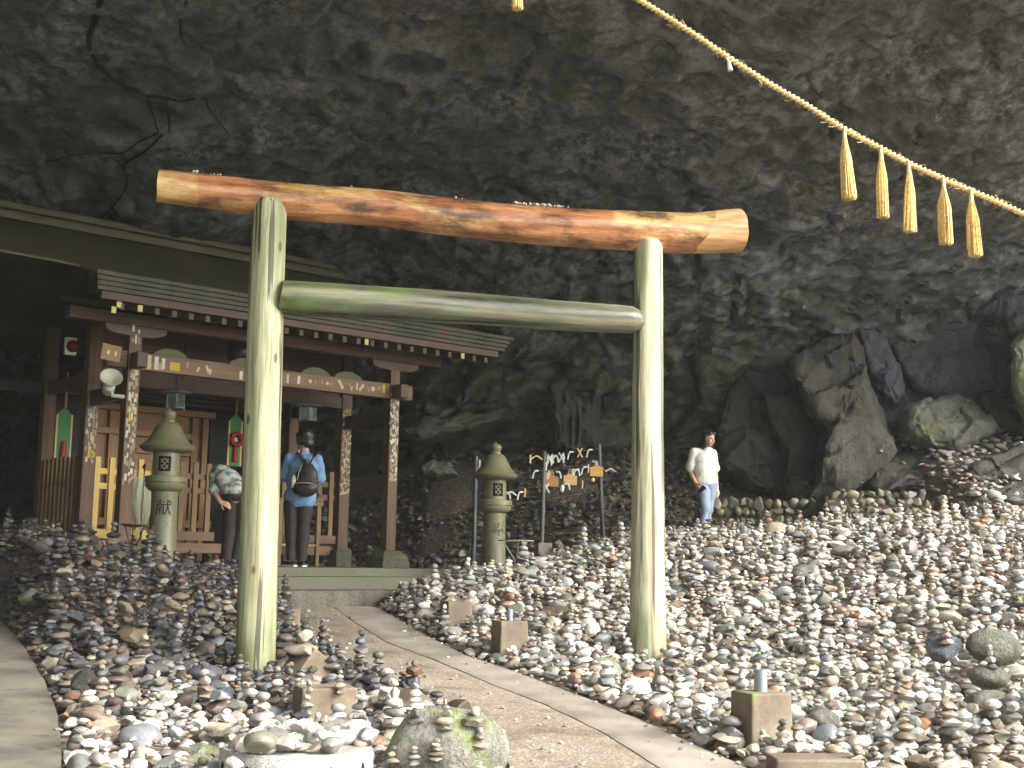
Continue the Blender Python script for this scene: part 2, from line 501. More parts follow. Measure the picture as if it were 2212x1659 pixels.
cme = np_mesh('cave_rock', Pd, CF, ROCK)
fa = cme.attributes.new('facet_glint', 'FLOAT', 'POINT')
ridge = S(0.42, 0.8, f1 + 0.25 * fine) * (0.35 + 0.65 * S(-0.1, 0.35, fbm(P * 0.7, 3, 77))) * (1 - 0.7 * lowz)  # raised facets paled to stand for their sky glints
fa.data.foreach_set('value', ridge.astype(np.float32))
CAVE = tag(link('cave_rock', cme), kind='structure')
cme.set_sharp_from_angle(angle=math.radians(60))

def ico(sub):
    bm = bmesh.new(); bmesh.ops.create_icosphere(bm, subdivisions=sub, radius=1)
    V = np.array([v.co[:] for v in bm.verts]); F = np.array([[v.index for v in f.verts] for f in bm.faces]); bm.free()
    return V, F
ICO = {s: ico(s) for s in (1, 2, 3, 4, 5)}
def rock_verts(sub, seed, planes=9, cut=0.72, rough=0.06, nscale=1.6):
    V = ICO[sub][0].copy(); r = np.random.default_rng(seed)
    V = V * (1 + 0.14 * vnoise(V * 1.1 + seed * 3.7, seed)[:, None])
    for _ in range(planes):
        n = r.normal(size=3); n /= np.linalg.norm(n); h = cut + r.uniform(-0.08, 0.2)
        d = V @ n - h
        V = V - n * (np.maximum(d, 0) * 0.97)[:, None]
    nn = V / (np.linalg.norm(V, axis=1, keepdims=True) + 1e-9)
    V = V + nn * (rough * fbm(V * nscale + seed * 1.3, 4, seed))[:, None]
    return V

def boulder_mat(name, a, b, mossc=None, moss_lo=0.5, rough=0.55, big=2.0):
    k = Mat(name, rough)
    v = k.pos(); n = k.noise(v, 9, 8, 0.7); m = k.noise(v, big, 5, 0.6)
    c = k.mix(k.math('MULTIPLY_ADD', n, 0.6, k.math('MULTIPLY', m, 0.4)), a, b)
    if mossc is not None:
        c = k.mix(k.ramp(k.noise(v, big * 0.9, 5, 0.65, 0.4), [(moss_lo, 0.0), (moss_lo + 0.12, 1.0)]), c, mossc)
    c = k.mix(1.0, c, k.ramp(k.noise(v, 42, 6, 0.75), [(0.3, 0.45), (0.5, 1.0), (0.72, 1.6)]), 'MULTIPLY')
    c = k.mix(k.ramp(k.noise(k.pos((3.5, 3.5, .5)), 1.2, 6, .7), [(0.5, 0.0), (0.64, 0.6)]), c, tuple(q * .35 for q in a))
    k.color(c); k.rough(k.ramp(m, [(0.35, rough - 0.2), (0.65, rough + 0.15)]))
    k.bump(k.math('ADD', n, k.math('MULTIPLY', k.noise(v, 40, 5, 0.7), 0.6)), 0.8, 0.06)
    return k.m
BM_DARK = boulder_mat('dark wet boulder', srgb(34, 36, 32), srgb(76, 77, 70), srgb(62, 64, 42), 0.58, 0.5)
BM_BLUE = boulder_mat('blue grey boulder', srgb(52, 56, 62), srgb(108, 114, 124), srgb(60, 60, 50), 0.6, 0.4)
BM_MOSS = boulder_mat('mossy boulder', srgb(74, 76, 66), srgb(126, 126, 112), srgb(112, 116, 58), 0.55, 0.65)
BM_BROWN = boulder_mat('brown boulder', srgb(46, 46, 40), srgb(90, 88, 76), srgb(78, 76, 50), 0.58, 0.55)
BM_GREY = boulder_mat('grey boulder', srgb(110, 108, 98), srgb(160, 156, 142), srgb(126, 150, 60), 0.56, 0.6)
BM_GREEN = boulder_mat('green boulder', srgb(104, 112, 92), srgb(156, 168, 138), srgb(130, 150, 92), 0.5, 0.6)
BM_WET = boulder_mat('wet brown stone', srgb(74, 60, 48), srgb(132, 112, 92), None, 0.5, 0.3)
BOULDERS = []
def boulder(label, mat, px, py, y, w, h, depth=None, yaw=0.0, tilt=0.0, seed=1, planes=10, cut=0.7, sub=4, rough=0.07, name='boulder'):
    """px, py: centre as measured in the photograph; w, h: width and height in photograph pixels; y: distance"""
    s = y / FPX
    W_, H_ = w * s / 2, h * s / 2
    D_ = (depth if depth else 0.85 * (w + h) / 2 * s) / 2
    V = rock_verts(sub, seed, planes, cut, rough)
    ext = np.abs(V).max(0)
    V = V / ext * np.array([W_, D_, H_])
    M = np.array(Matrix.Rotation(yaw, 3, 'Z') @ Matrix.Rotation(tilt, 3, 'Y'))
    V = V @ M.T
    V += 0.02 * W_ * fbm(V * 4 / max(W_, 0.1), 3, seed)[:, None]
    c = at_y(px, py, y)
    o = link(name, np_mesh(name, V, ICO[sub][1], mat))
    o.data.set_sharp_from_angle(angle=math.radians(50))
    o.location = c
    tag(o, label, 'boulder', 'boulders among the stones')
    BOULDERS.append(o)
    return o
def slab(label, mat, poly, y, depth=1.2, lean=0.15, seed=1, bulge=0.12, flute=0.0, name='boulder'):
    """a block of rock whose face has the outline measured in the photograph, with its own distance and thickness"""
    pts = [at_y(px, py, y) for px, py in poly]
    out = []
    for i in range(len(pts)):                                    # finer, slightly crooked outline
        a_, b_ = pts[i], pts[(i + 1) % len(pts)]
        for q in (0, 0.33, 0.67): out.append(a_.lerp(b_, q))
    c = sum(out, Vector()) / len(out)
    away = np.array([c.x, c.y, 0.0]) / math.hypot(c.x, c.y)
    rel = np.array([(p_ - c)[:] for p_ in out]); nn = len(rel); size = np.abs(rel).max()
    V = []; F = []
    rings = [(1.04, depth), (1.04, depth * .6), (1.02, depth * .25), (1.0, .08), (0.95, 0.0), (0.82, -bulge * .5), (0.62, -bulge * .8), (0.40, -bulge), (0.18, -bulge * 1.05)]
    for s_, d_ in rings:
        r_ = rel * s_; r_ = r_ + np.outer(d_ + lean * rel[:, 2], away)
        V.append(r_)
    V = np.concatenate(V + [(-bulge * 1.05 * away)[None, :]])
    for i in range(len(rings) - 1):
        for j in range(nn): F.append((i * nn + j, i * nn + (j + 1) % nn, (i + 1) * nn + (j + 1) % nn, (i + 1) * nn + j))
    L_ = (len(rings) - 1) * nn
    for j in range(nn): F.append((L_ + j, L_ + (j + 1) % nn, len(V) - 1))
    bm = bmesh.new(); me = bpy.data.meshes.new(name); me.from_pydata(V.tolist(), [], F); bm.from_mesh(me)
    bmesh.ops.recalc_face_normals(bm, faces=bm.faces)
    bmesh.ops.subdivide_edges(bm, edges=bm.edges[:], cuts=2, use_grid_fill=True)
    bmesh.ops.subdivide_edges(bm, edges=bm.edges[:], cuts=1, use_grid_fill=True)
    bm.normal_update(); bm.to_mesh(me); bm.free()
    Q = np.array([v.co[:] for v in me.vertices]); N = np.array([v.normal[:] for v in me.vertices])
    D_ = dipped(Q + np.array(c), 0.6)
    w1, w2, wi = worley(D_ * np.array([1.6, 1.6, 2.2]) + seed, 200 + seed)
    dsp = (wi - 0.5) * 0.10 + 0.10 * fbm(Q * 1.8 + seed, 4, seed) + 0.03 * fbm(Q * 8, 4, seed + 2)
    if flute: dsp = dsp + flute * (1 - 2 * np.abs(vnoise(Q * np.array([9, 9, .6]) + seed, seed)))
    me.vertices.foreach_set('co', (Q + N * (dsp * min(1, size / .6))[:, None]).astype(np.float32).ravel())
    me.polygons.foreach_set('use_smooth', [True] * len(me.polygons)); me.set_sharp_from_angle(angle=math.radians(55)); me.materials.append(mat); me.update()
    o = link(name, me); o.location = c
    tag(o, label, 'boulder', 'boulders among the stones'); BOULDERS.append(o)
    return o
# great blocks against the right-hand wall
slab('dark fractured rock face filling the back wall above the retaining wall', BM_BLUE, [(1600, 760), (1700, 730), (1850, 690), (2000, 640), (2100, 610), (2290, 560), (2290, 960), (2100, 960), (1900, 1010), (1700, 1060), (1560, 1030), (1560, 850)], 20.3, 1.2, .12, 91, .2)
slab('dark slab boulder leaning on the cave wall behind the woman in white', BM_DARK, [(1612, 785), (1640, 840), (1680, 905), (1690, 985), (1695, 1062), (1640, 1058), (1556, 1010), (1545, 920), (1570, 850)], 19.8, 1.6, .25, 3)
slab('dark pointed boulder wedged between the leaning slab and the huge brown-grey one', BM_DARK, [(1640, 838), (1711, 852), (1746, 894), (1768, 930), (1752, 985), (1740, 1034), (1700, 1050), (1694, 980), (1660, 912)], 19.5, 1.5, .2, 8)
slab('huge tall brown-grey boulder with a pointed foot, above the retaining wall', BM_BROWN, [(1693, 769), (1739, 869), (1777, 930), (1800, 993), (1753, 1072), (1803, 1078), (1867, 1040), (1938, 975), (1920, 915), (1899, 858), (1866, 780), (1846, 700), (1760, 726)], 19.1, 1.8, .22, 5, .25)
slab('narrow upright blue-grey slab beside the glossy rock face', BM_BLUE, [(1850, 700), (1869, 780), (1908, 862), (1940, 880), (1952, 850), (1940, 790), (1915, 730)], 19.7, 1.2, .2, 14)
slab('broad glossy blue-grey rock face high on the right wall', BM_BLUE, [(1925, 735), (2000, 700), (2083, 682), (2176, 700), (2190, 759), (2180, 850), (2073, 870), (1990, 840), (1950, 800)], 19.9, 1.6, .2, 12)
slab('lumpy blue-grey outcrop above the glossy rock face', BM_BLUE, [(2095, 690), (2112, 640), (2160, 600), (2212, 585), (2260, 640), (2240, 690), (2170, 702)], 19.8, 1.6, .3, 16, .3)
slab('mossy wedge-shaped boulder with yellow-green foot on the upper terrace', BM_MOSS, [(1952, 890), (2012, 858), (2066, 840), (2101, 856), (2137, 908), (2170, 930), (2066, 972), (2009, 962), (1957, 945)], 19.1, 1.4, .25, 21, .2)
slab('pale green boulder at the edge of the view, tallest on the right', BM_GREEN, [(2188, 745), (2225, 700), (2290, 720), (2290, 930), (2212, 905), (2192, 830)], 18.6, 1.5, .1, 25, .2)
slab('brown round rock lodged above the pale green boulder', BM_BROWN, [(2172, 700), (2195, 675), (2240, 670), (2250, 720), (2200, 730), (2176, 722)], 19.0, .8, .1, 26, .15)
slab('dark angular rock between the mossy wedge and the pale green boulder', BM_DARK, [(2112, 850), (2150, 850), (2215, 895), (2212, 940), (2165, 930), (2135, 900)], 19.4, 1.2, .2, 28)
slab('long flat brown ledge rock jutting over a hollow on the upper terrace', BM_BROWN, [(2083, 1040), (2094, 1000), (2137, 980), (2190, 962), (2260, 945), (2260, 1030), (2137, 1062), (2101, 1056)], 18.2, 1.4, .5, 31)
slab('grey-brown rock with a shadowed underside at the edge of the terrace', BM_BROWN, [(2148, 1068), (2180, 1046), (2260, 1022), (2260, 1100), (2172, 1112)], 17.4, 1.2, .3, 33)
slab('low sloping earth-brown ledge under the small cairns of the terrace', BM_BROWN, [(1870, 1045), (1930, 985), (2000, 975), (2080, 985), (2075, 1030), (2000, 1060), (1900, 1075)], 19.0, 1.4, 1.0, 35, .1)
boulder('small dark boulder under the cairn at the foot of the slab', BM_DARK, 1715, 1050, 19.3, 48, 46, 0.35, 0.4, 0, 36, 9, 0.7, 4)
slab('tall fluted grey rock standing behind the fortune paper wires', BM_DARK, [(1195, 852), (1225, 843), (1262, 846), (1290, 852), (1288, 965), (1240, 975), (1200, 965)], 20.4, .8, .1, 41, .1, .05)
slab('mossy grey boulder on the dark slope behind the shrine post', BM_MOSS, [(905, 1008), (930, 990), (970, 996), (988, 1025), (945, 1040), (910, 1030)], 20.2, .6, .3, 43)
slab('flat mossy rock ledge between the shrine and the stone lantern', BM_MOSS, [(850, 930), (930, 905), (1040, 886), (1105, 876), (1084, 908), (980, 940), (900, 952)], 21.2, .9, .5, 45)
boulder('dark rock heap at the far end of the fortune paper wires', BM_DARK, 1330, 1180, 18.4, 70, 40, 0.4, 0.4, 0, 47, 10, 0.68, 4)
# boulders set among the stones
boulder('large smooth grey boulder with bright moss, beside the granite base and the path', BM_GREY, 968, 1625, 6.85, 262, 190, 0.5, 0.2, 0.02, 51, 4, 0.9, 5, 0.03)
boulder('wet brown boulder with a hollow, beside the mossy concrete block', BM_WET, 1203, 1332, 12.6, 98, 52, 0.3, 0.2, 0, 53, 5, 0.8, 4, 0.05)
boulder('dark grey angular boulder half sunk in the right-hand stones', BM_BLUE, 2040, 1400, 9.6, 84, 66, 0.25, 0.3, 0.1, 55, 9, 0.7, 4)
boulder('brown boulder capped with yellow moss at the right-hand edge', BM_MOSS, 2150, 1400, 9.6, 130, 80, 0.35, 0.2, 0.05, 57, 7, 0.78, 4)
boulder('rounded olive boulder with a mossy end below the dark grey one', BM_MOSS, 2135, 1462, 8.9, 88, 48, 0.25, 0.1, 0.06, 59, 4, 0.88, 4, 0.03)
boulder('flat mossy slab of rock slanting down at the right-hand edge', BM_MOSS, 2130, 1515, 8.4, 100, 46, 0.3, 0.3, -0.25, 61, 8, 0.72, 4)
boulder('brown flat-topped boulder in the corner under the mossy slab', BM_BROWN, 2180, 1545, 8.0, 120, 70, 0.35, 0.2, -0.1, 63, 8, 0.72, 4)
boulder('dark wet wedge of stone upright in the left-hand heap', BM_DARK, 335, 1330, 11.9, 60, 64, 0.2, 0.5, 0.2, 65, 9, 0.7, 4)
boulder('long olive boulder lying across the left-hand heap', BM_WET, 315, 1292, 12.6, 100, 34, 0.3, 0.1, 0.12, 67, 6, 0.8, 4)
boulder('grey wet boulder on the left-hand heap behind the long olive one', BM_BLUE, 378, 1268, 13.2, 62, 50, 0.3, 0.3, 0.1, 69, 8, 0.74, 4)
boulder('greenish speckled boulder near the curved edge of the paved slab', BM_GREEN, 66, 1290, 12.4, 52, 38, 0.25, 0.3, -0.2, 71, 6, 0.8, 4)
boulder('knobbly dark boulder beside the paved slab', BM_DARK, 182, 1475, 8.7, 62, 56, 0.22, 0.3, 0, 73, 8, 0.76, 4)
boulder('dark purple-grey boulder behind the granite base', BM_BLUE, 465, 1500, 8.6, 80, 60, 0.28, 0.2, 0.1, 75, 8, 0.76, 4)
boulder('mauve flat-faced boulder low beside the paved slab', BM_WET, 186, 1610, 7.4, 80, 72, 0.26, 0.3, 0.1, 77, 9, 0.7, 4)
boulder('large cream boulder against the granite base', BM_GREY, 428, 1640, 7.0, 120, 66, 0.3, 0.2, 0.04, 79, 6, 0.8, 4)
boulder('pale grey boulder in front of the sunlit concrete block cairns', BM_GREY, 1778, 1555, 8.0, 76, 56, 0.22, 0.2, 0.0, 81, 6, 0.8, 4)
boulder('grey boulder under the largest cairn in the right-hand corner', BM_GREY, 2056, 1603, 7.5, 90, 60, 0.25, 0.2, 0.0, 83, 5, 0.85, 4)
# ------------------------------------------------------------------ torii gate of barked logs
TL, TR = Vector((-2.03, 10.28, 0.70)), Vector((1.215, 11.11, 0.75))
TYAW = math.atan2(TR.y - TL.y, TR.x - TL.x)
tdir = Vector((math.cos(TYAW), math.sin(TYAW), 0)); tback = Vector((-tdir.y, tdir.x, 0))
def tor(px, py, fwd=0.0):
    """local (x, z) on the vertical plane through the torii's two posts"""
    d = ray(px, py); p0 = TL - tback * fwd
    t = (p0 - CAM).dot(tback) / d.dot(tback)
    q = CAM + d * t
    return (q - TL).dot(tdir), q.z - TL.z
torii = thing('torii_gate', 'big torii gate of round peeled logs standing over the stony path', 'torii gate', TL, TYAW)

def post_mat(name, seed):
    k = Mat(name, 0.55)
    v = k.coord('Object', (1, 1, 0.05), (seed, seed * 2, 0)); v2 = k.coord('Object', (1, 1, 0.5), (seed, 3, seed))
    a = k.noise(v, 7, 5); b = k.noise(v, 34, 6, 0.7)
    fb = k.noise(k.coord('Object', (1, 1, 0.025), (seed, 5, 8)), 90, 5, 0.7)
    f = k.math('MULTIPLY_ADD', fb, 0.35, k.math('MULTIPLY_ADD', b, 0.35, k.math('MULTIPLY', a, 0.30)))
    c = k.ramp(f, [(0.34, srgb(108, 104, 78)), (0.45, srgb(164, 160, 130)), (0.54, srgb(198, 196, 166)), (0.66, srgb(220, 219, 194))])
    br = k.ramp(k.noise(v, 4.2, 4, 0.6), [(0.55, 0.0), (0.68, 0.8)])
    c = k.mix(br, c, srgb(112, 84, 56))
    gr = k.ramp(k.noise(k.coord('Object', (1, 1, 0.16), (seed, 9, 2)), 3.0, 4, 0.6), [(0.52, 0.0), (0.66, 0.65)])
    c = k.mix(gr, c, srgb(120, 130, 82))
    tc = k.n('TexCoord'); sp = k.n('SeparateXYZ'); k.l(tc.outputs['Object'], sp.inputs[0])
    h = k.math('ADD', sp.outputs['Z'], k.math('MULTIPLY', k.math('SUBTRACT', k.noise(v2, 5, 4), 0.5), 1.3))
    c = k.mix(k.ramp(h, [(0.0, 0.8), (0.7, 0.0)]), c, srgb(104, 112, 70))
    ck = k.ramp(k.noise(k.coord('Object', (1, 1, 0.03), (seed * 3, 1, 4)), 13, 3, 0.5), [(0.37, 1.0), (0.40, 0.0)])
    kn = k.n('TexVoronoi', Scale=1.0); k.l(k.coord('Object', (3.4, 3.4, 1.5), (seed, 2, seed)), kn.inputs['Vector'])
    kf = k.ramp(kn.outputs['Distance'], [(0.05, 0.85), (0.085, 0.0)])
    c = k.mix(kf, c, srgb(92, 66, 42))
    c = k.mix(k.math('MULTIPLY', ck, 0.8), c, srgb(44, 36, 26))
    if seed < 2: c = k.mix(1.0, c, (0.72, 0.76, 0.66), 'MULTIPLY')
    k.color(c)
    k.bump(k.math('SUBTRACT', b, k.math('MULTIPLY', ck, 0.8)), 0.35, 0.012)
    return k.m
PM = (post_mat('peeled log left', 1.0), post_mat('peeled log right', 4.6))
def log_noise(V, amp, seed, ax):
    V = np.array(V)
    sc = np.array([6.0, 6.0, 6.0]); sc[ax] = 0.9
    return V + amp * np.stack([fbm(V * sc, 3, seed), fbm(V * sc, 3, seed + 5), fbm(V * sc, 3, seed + 9)], 1)
posts = ((( 548, 1448), (582, 440), (.164, .140)), ((1396, 1432), (1397, 523), (.160, .128)))
for i, (b, t, (r0, r1)) in enumerate(posts):
    bx, bz = tor(*b); tx, tz = tor(*t)
    tz -= 0.025
    pts = []; rad = []
    for q in np.linspace(-0.12, 1, 40):
        pts.append((bx + (tx - bx) * q, -0.03, bz + (tz - bz) * q)); rad.append(r0 + (r1 - r0) * max(q, 0) ** 0.8)
    for a in (25, 50, 70, 83):                                   # rounded, saddle-cut head
        s = math.radians(a)
        pts.append((tx, -0.03, tz + 0.085 * math.sin(s))); rad.append(r1 * math.cos(s))
    mb = MB().tube(pts, rad, 40, wob=lambda i_, a_: 1 + 0.02 * math.sin(3 * a_ + i) + 0.012 * math.sin(7 * a_ + i_ * 0.03))
    mb.v = [tuple(x) for x in log_noise(mb.v, 0.012, 5 + i, 2)]
    o = mb.build('post', PM[i], torii, 50)
    if i: o['label'] = 'paler post with a mossy yellow foot'

# top log
kpx = [(341, 400, 76), (380, 404, 76), (480, 416, 79), (580, 430, 82), (800, 447, 84), (1000, 470, 85), (1200, 488, 88), (1400, 499, 93), (1500, 502, 92), (1550, 500, 95), (1580, 497, 98), (1597, 495.5, 99)]
xs, zs, rs = [], [], []
for px, py, dia in kpx:
    x, z = tor(px, py); xs.append(x); zs.append(z)
    yy = (TL + tdir * x).y
    rs.append(dia / FPX * yy / 2)
q = np.linspace(0, 1, 90); xx = xs[0] + (xs[-1] - xs[0]) * q
zz = np.interp(xx, xs, zs); rr = np.interp(xx, xs, rs)
kern = np.array([1, 2, 3, 2, 1]) / 9.0
def sm(a):
    p_ = np.pad(a, 2, mode='edge'); return np.convolve(p_, kern, 'valid')
zz = sm(sm(zz)); rr = sm(rr)
pts = [(x, 0.02, z) for x, z in zip(xx, zz)]; rad = list(rr)
pts = [(xx[0] + 0.006, 0.02, zz[0])] + pts + [(xx[-1] + 0.008, 0.02, zz[-1])]
rad = [rad[0] * 0.93] + rad + [rad[-1] * 0.9]
mb = MB().tube(pts, rad, 48, wob=lambda i_, a_: 1 + 0.012 * math.sin(2 * a_ + 1))
mb.v = [tuple(x) for x in log_noise(mb.v, 0.010, 15, 0)]
k = Mat('stained red pine log', 0.33)
v = k.coord('Object', (0.12, 1, 1)); v2 = k.coord('Object', (0.4, 1, 1))
a = k.noise(v, 13, 7, 0.7); b = k.noise(v, 45, 6, 0.7); m = k.noise(v2, 3.0, 5, 0.6, 0.4)
red = k.ramp(a, [(0.3, srgb(84, 62, 48)), (0.45, srgb(150, 98, 64)), (0.57, srgb(184, 126, 84)), (0.70, srgb(206, 162, 114))])
pale = k.ramp(a, [(0.3, srgb(150, 108, 52)), (0.5, srgb(200, 166, 106)), (0.7, srgb(222, 196, 142))])
c = k.mix(k.ramp(m, [(0.50, 0.0), (0.58, 0.85)]), red, pale)
c = k.mix(k.ramp(k.noise(v2, 5.5, 6, 0.7), [(0.50, 0.0), (0.64, 0.85)]), c, srgb(66, 50, 38))
c = k.mix(k.ramp(k.noise(k.coord('Object', (0.6, 1, 1), (3, 3, 3)), 60, 3), [(0.68, 0.0), (0.72, 0.7)]), c, srgb(40, 30, 22))
tc = k.n('TexCoord'); sp = k.n('SeparateXYZ'); k.l(tc.outputs['Object'], sp.inputs[0])
slant = k.math('ADD', sp.outputs['X'], k.math('MULTIPLY', k.math('SUBTRACT', k.noise(v2, 6, 3), 0.5), 0.12))
x0, x1 = xs[0], xs[-1]
slant2 = k.math('ADD', slant, k.math('MULTIPLY', k.math('SUBTRACT', sp.outputs['Z'], float(zz[-1])), -0.45))
er = k.math('GREATER_THAN', slant2, x1 - 0.34); el = k.math('LESS_THAN', slant, x0 + 0.32)
endw = k.ramp(a, [(0.34, srgb(150, 104, 64)), (0.5, srgb(196, 150, 100)), (0.66, srgb(214, 176, 128))])
c = k.mix(k.math('MULTIPLY', el, 0.35), k.mix(er, c, endw), pale)
k.color(c)
k.rough(k.math('ADD', k.math('MULTIPLY', er, 0.22), k.ramp(b, [(0.3, 0.15), (0.7, 0.34)])))
k.bump(b, 0.22, 0.008)
mb.build('top_log', k.m, torii, 50)

# tie log
npx = [(606, 636, 66), (640, 642, 76), (760, 650, 76), (1000, 664, 73), (1200, 680, 68), (1330, 688, 64), (1365, 690, 60), (1385, 692, 42), (1394, 693, 20)]
xs, zs, rs = [], [], []
for px, py, dia in npx:
    x, z = tor(px, py, 0.12); xs.append(x); zs.append(z); rs.append(dia / FPX * (TL + tdir * x).y / 2 * 0.985)
xx = np.concatenate([np.linspace(xs[0], xs[-3], 60), np.linspace(xs[-3], xs[-1], 8)[1:]])
pts = [(x, -0.12 + (0.02 if x < xs[-3] else 0.02), float(np.interp(x, xs, zs))) for x in xx]
mb = MB().tube(pts, [float(np.interp(x, xs, rs)) for x in xx], 40)
mb.v = [tuple(x) for x in log_noise(mb.v, 0.010, 25, 0)]
k = Mat('mossy grey log', 0.3)
v = k.coord('Object', (0.06, 1, 1)); v2 = k.coord('Object', (0.5, 1, 1))
a = k.noise(v, 10, 6, 0.65); b = k.noise(v, 40, 6, 0.7)
c = k.ramp(a, [(0.34, srgb(44, 44, 38)), (0.5, srgb(88, 88, 74)), (0.64, srgb(134, 128, 106))])
tc = k.n('TexCoord'); sp = k.n('SeparateXYZ'); k.l(tc.outputs['Object'], sp.inputs[0])
mg = k.math('MULTIPLY', k.ramp(k.noise(v2, 2.4, 4, 0.6), [(0.38, 0.0), (0.54, 0.8)]), k.ramp(k.math('MULTIPLY', sp.outputs['X'], 0.3), [(0.10, 0.7), (0.22, 1.0), (0.55, 0.1)]))
c = k.mix(mg, c, srgb(98, 124, 52))
c = k.mix(k.ramp(k.noise(k.coord('Object', (0.5, 1, 1), (7, 2, 1)), 3.2, 4, 0.6), [(0.60, 0.0), (0.72, 0.5)]), c, srgb(88, 140, 112))
ck = k.ramp(k.noise(k.coord('Object', (0.03, 1, 1), (1, 5, 4)), 11, 3), [(0.29, 1.0), (0.33, 0.0)])
c = k.mix(ck, c, srgb(28, 26, 22))
k.color(c); k.rough(k.ramp(a, [(0.3, 0.2), (0.7, 0.45)]))
k.bump(k.math('SUBTRACT', b, ck), 0.3, 0.01)
mb.build('tie_log', k.m, torii, 50)

# little pebbles left on the top log
k = Mat('pale pebble', 0.6, srgb(196, 186, 168)); k.color(k.ramp(k.noise(k.pos(), 30, 3), [(0.3, srgb(150, 138, 118)), (0.7, srgb(222, 214, 198))]))
V = []; F = []
def log_top(x): return float(np.interp(x, [p[0] for p in pts_top], [p[1] for p in pts_top]))
pts_top = []
for px, py, dia in kpx:
    x, z = tor(px, py); pts_top.append((x, z + dia / FPX * (TL + tdir * x).y / 2))
spots = [(tor(px, 380)[0], r) for px, r in ((418, .016), (424, .018), (436, .009), (448, .008), (455, .008), (462, .009), (470, .012), (476, .012), (760, .012), (985, .012), (1000, .01))]
spots += [(tor(1108 + rnd.random() * 122, 440)[0], 0.008 + 0.012 * rnd.random()) for _ in range(46)]
for x, r in spots:
    vv = rock_verts(1, rnd.randrange(999), 5, 0.8, 0.05) * r
    off = rnd.uniform(-0.03, 0.015)
    vv += np.array([x, 0.02 + off, log_top(x) - 0.5 * off * off / 0.14 + r * 0.55])
    F.append(ICO[1][1] + len(V) * len(vv)); V.append(vv)
Vt = np.concatenate(V)
Vw = np.array(TL) + np.outer(Vt[:, 0], np.array(tdir)) + np.outer(Vt[:, 1], np.array(tback)) + np.outer(Vt[:, 2], [0, 0, 1])
tag(link('pebbles', np_mesh('pebbles', Vw, np.concatenate(F), k.m)), 'tiny pale pebbles left along the top log of the torii', kind='stuff')

# ------------------------------------------------------------------ straw rope and its tassels
k = Mat('straw', 0.55)
v = k.pos((1, 1, 1)); k.color(k.ramp(k.noise(v, 40, 4), [(0.3, srgb(186, 148, 76)), (0.5, srgb(222, 190, 118)), (0.7, srgb(240, 216, 156))]))
STRAW = k.m
k = Mat('pale twisted rope', 0.6)
k.color(k.ramp(k.noise(k.pos(), 60, 3), [(0.3, srgb(196, 164, 98)), (0.6, srgb(232, 206, 148))])); ROPEM = k.m
rp = [(980, -220, 8.35), (1120, -140, 8.4), (1250, -72, 8.45), (1380, 0, 8.5), (1480, 62, 8.55), (1570, 122, 8.6), (1660, 180, 8.65), (1740, 226, 8.7), (1820, 277, 8.75), (1900, 319, 8.8), (1960, 351, 8.85), (2034, 385, 8.9), (2098, 412, 8.95), (2212, 462, 9.0), (2330, 516, 9.1)]
RP = np.array([at_y(*p)[:] for p in rp])
def rope_pt(s): return spline(RP, np.array([s]))[0]
rope = thing('straw_rope', 'long twisted pale straw rope slung across the cave mouth', 'sacred rope', RP[7].tolist())
base = np.array(RP[7])
n = 1500; ss = np.linspace(0, 1, n); C = spline(RP, ss) - base
T = np.gradient(C, axis=0); T /= np.linalg.norm(T, axis=1, keepdims=True)
A = np.cross(T, [0, 0, 1.0]); A /= np.linalg.norm(A, axis=1, keepdims=True); Bn = np.cross(A, T)
arc = np.concatenate([[0], np.cumsum(np.linalg.norm(np.diff(C, axis=0), axis=1))])
for sidx in range(2):
    ph = arc * 2 * PI / 0.075 + sidx * PI
    ctr = C + 0.0115 * (A * np.cos(ph)[:, None] + Bn * np.sin(ph)[:, None])
    V = []; m = 7
    for j in range(m):
        aa = 2 * PI * j / m
        V.append(ctr + 0.0125 * (A * math.cos(aa) + Bn * math.sin(aa)))
    V = np.stack(V, 1).reshape(-1, 3)
    ix = np.arange(n * m).reshape(n, m); r2 = np.roll(ix, -1, 1)
    F = np.stack([ix[:-1], r2[:-1], r2[1:], ix[1:]], -1).reshape(-1, 4)
    link('strand', np_mesh('strand', V, F, ROPEM), rope)
fr = MB(); fr_r = random.Random(3)                              # frayed fibres along the rope
for _ in range(240):
    i_ = fr_r.randrange(20, n - 20); a_ = fr_r.uniform(0, 2 * PI); d_ = A[i_] * math.cos(a_) + Bn[i_] * math.sin(a_)
    p0_ = C[i_] + d_ * .02; q0_ = p0_ + (d_ * fr_r.uniform(.01, .03) + T[i_] * fr_r.uniform(-.06, .06) + np.array([0, 0, -.008]))
    fr.tube([Vector(p0_), Vector((p0_ + q0_) / 2 + d_ * .004), Vector(q0_)], .0016, 3)
link('fibres', fr.mesh('fibres', STRAW), rope)['kind'] = 'stuff'
wst = MB().tube([(0, 0, 0), (0.02, 0.005, -0.03), (0.03, 0.0, -0.10)], [0.004, 0.012, 0.02], 6)
o = wst.build('paper_scrap', Mat('old paper', 0.8, srgb(190, 186, 168)).m, rope); o.location = Vector(at_y(1568, 124, 8.58)) - Vector(base)
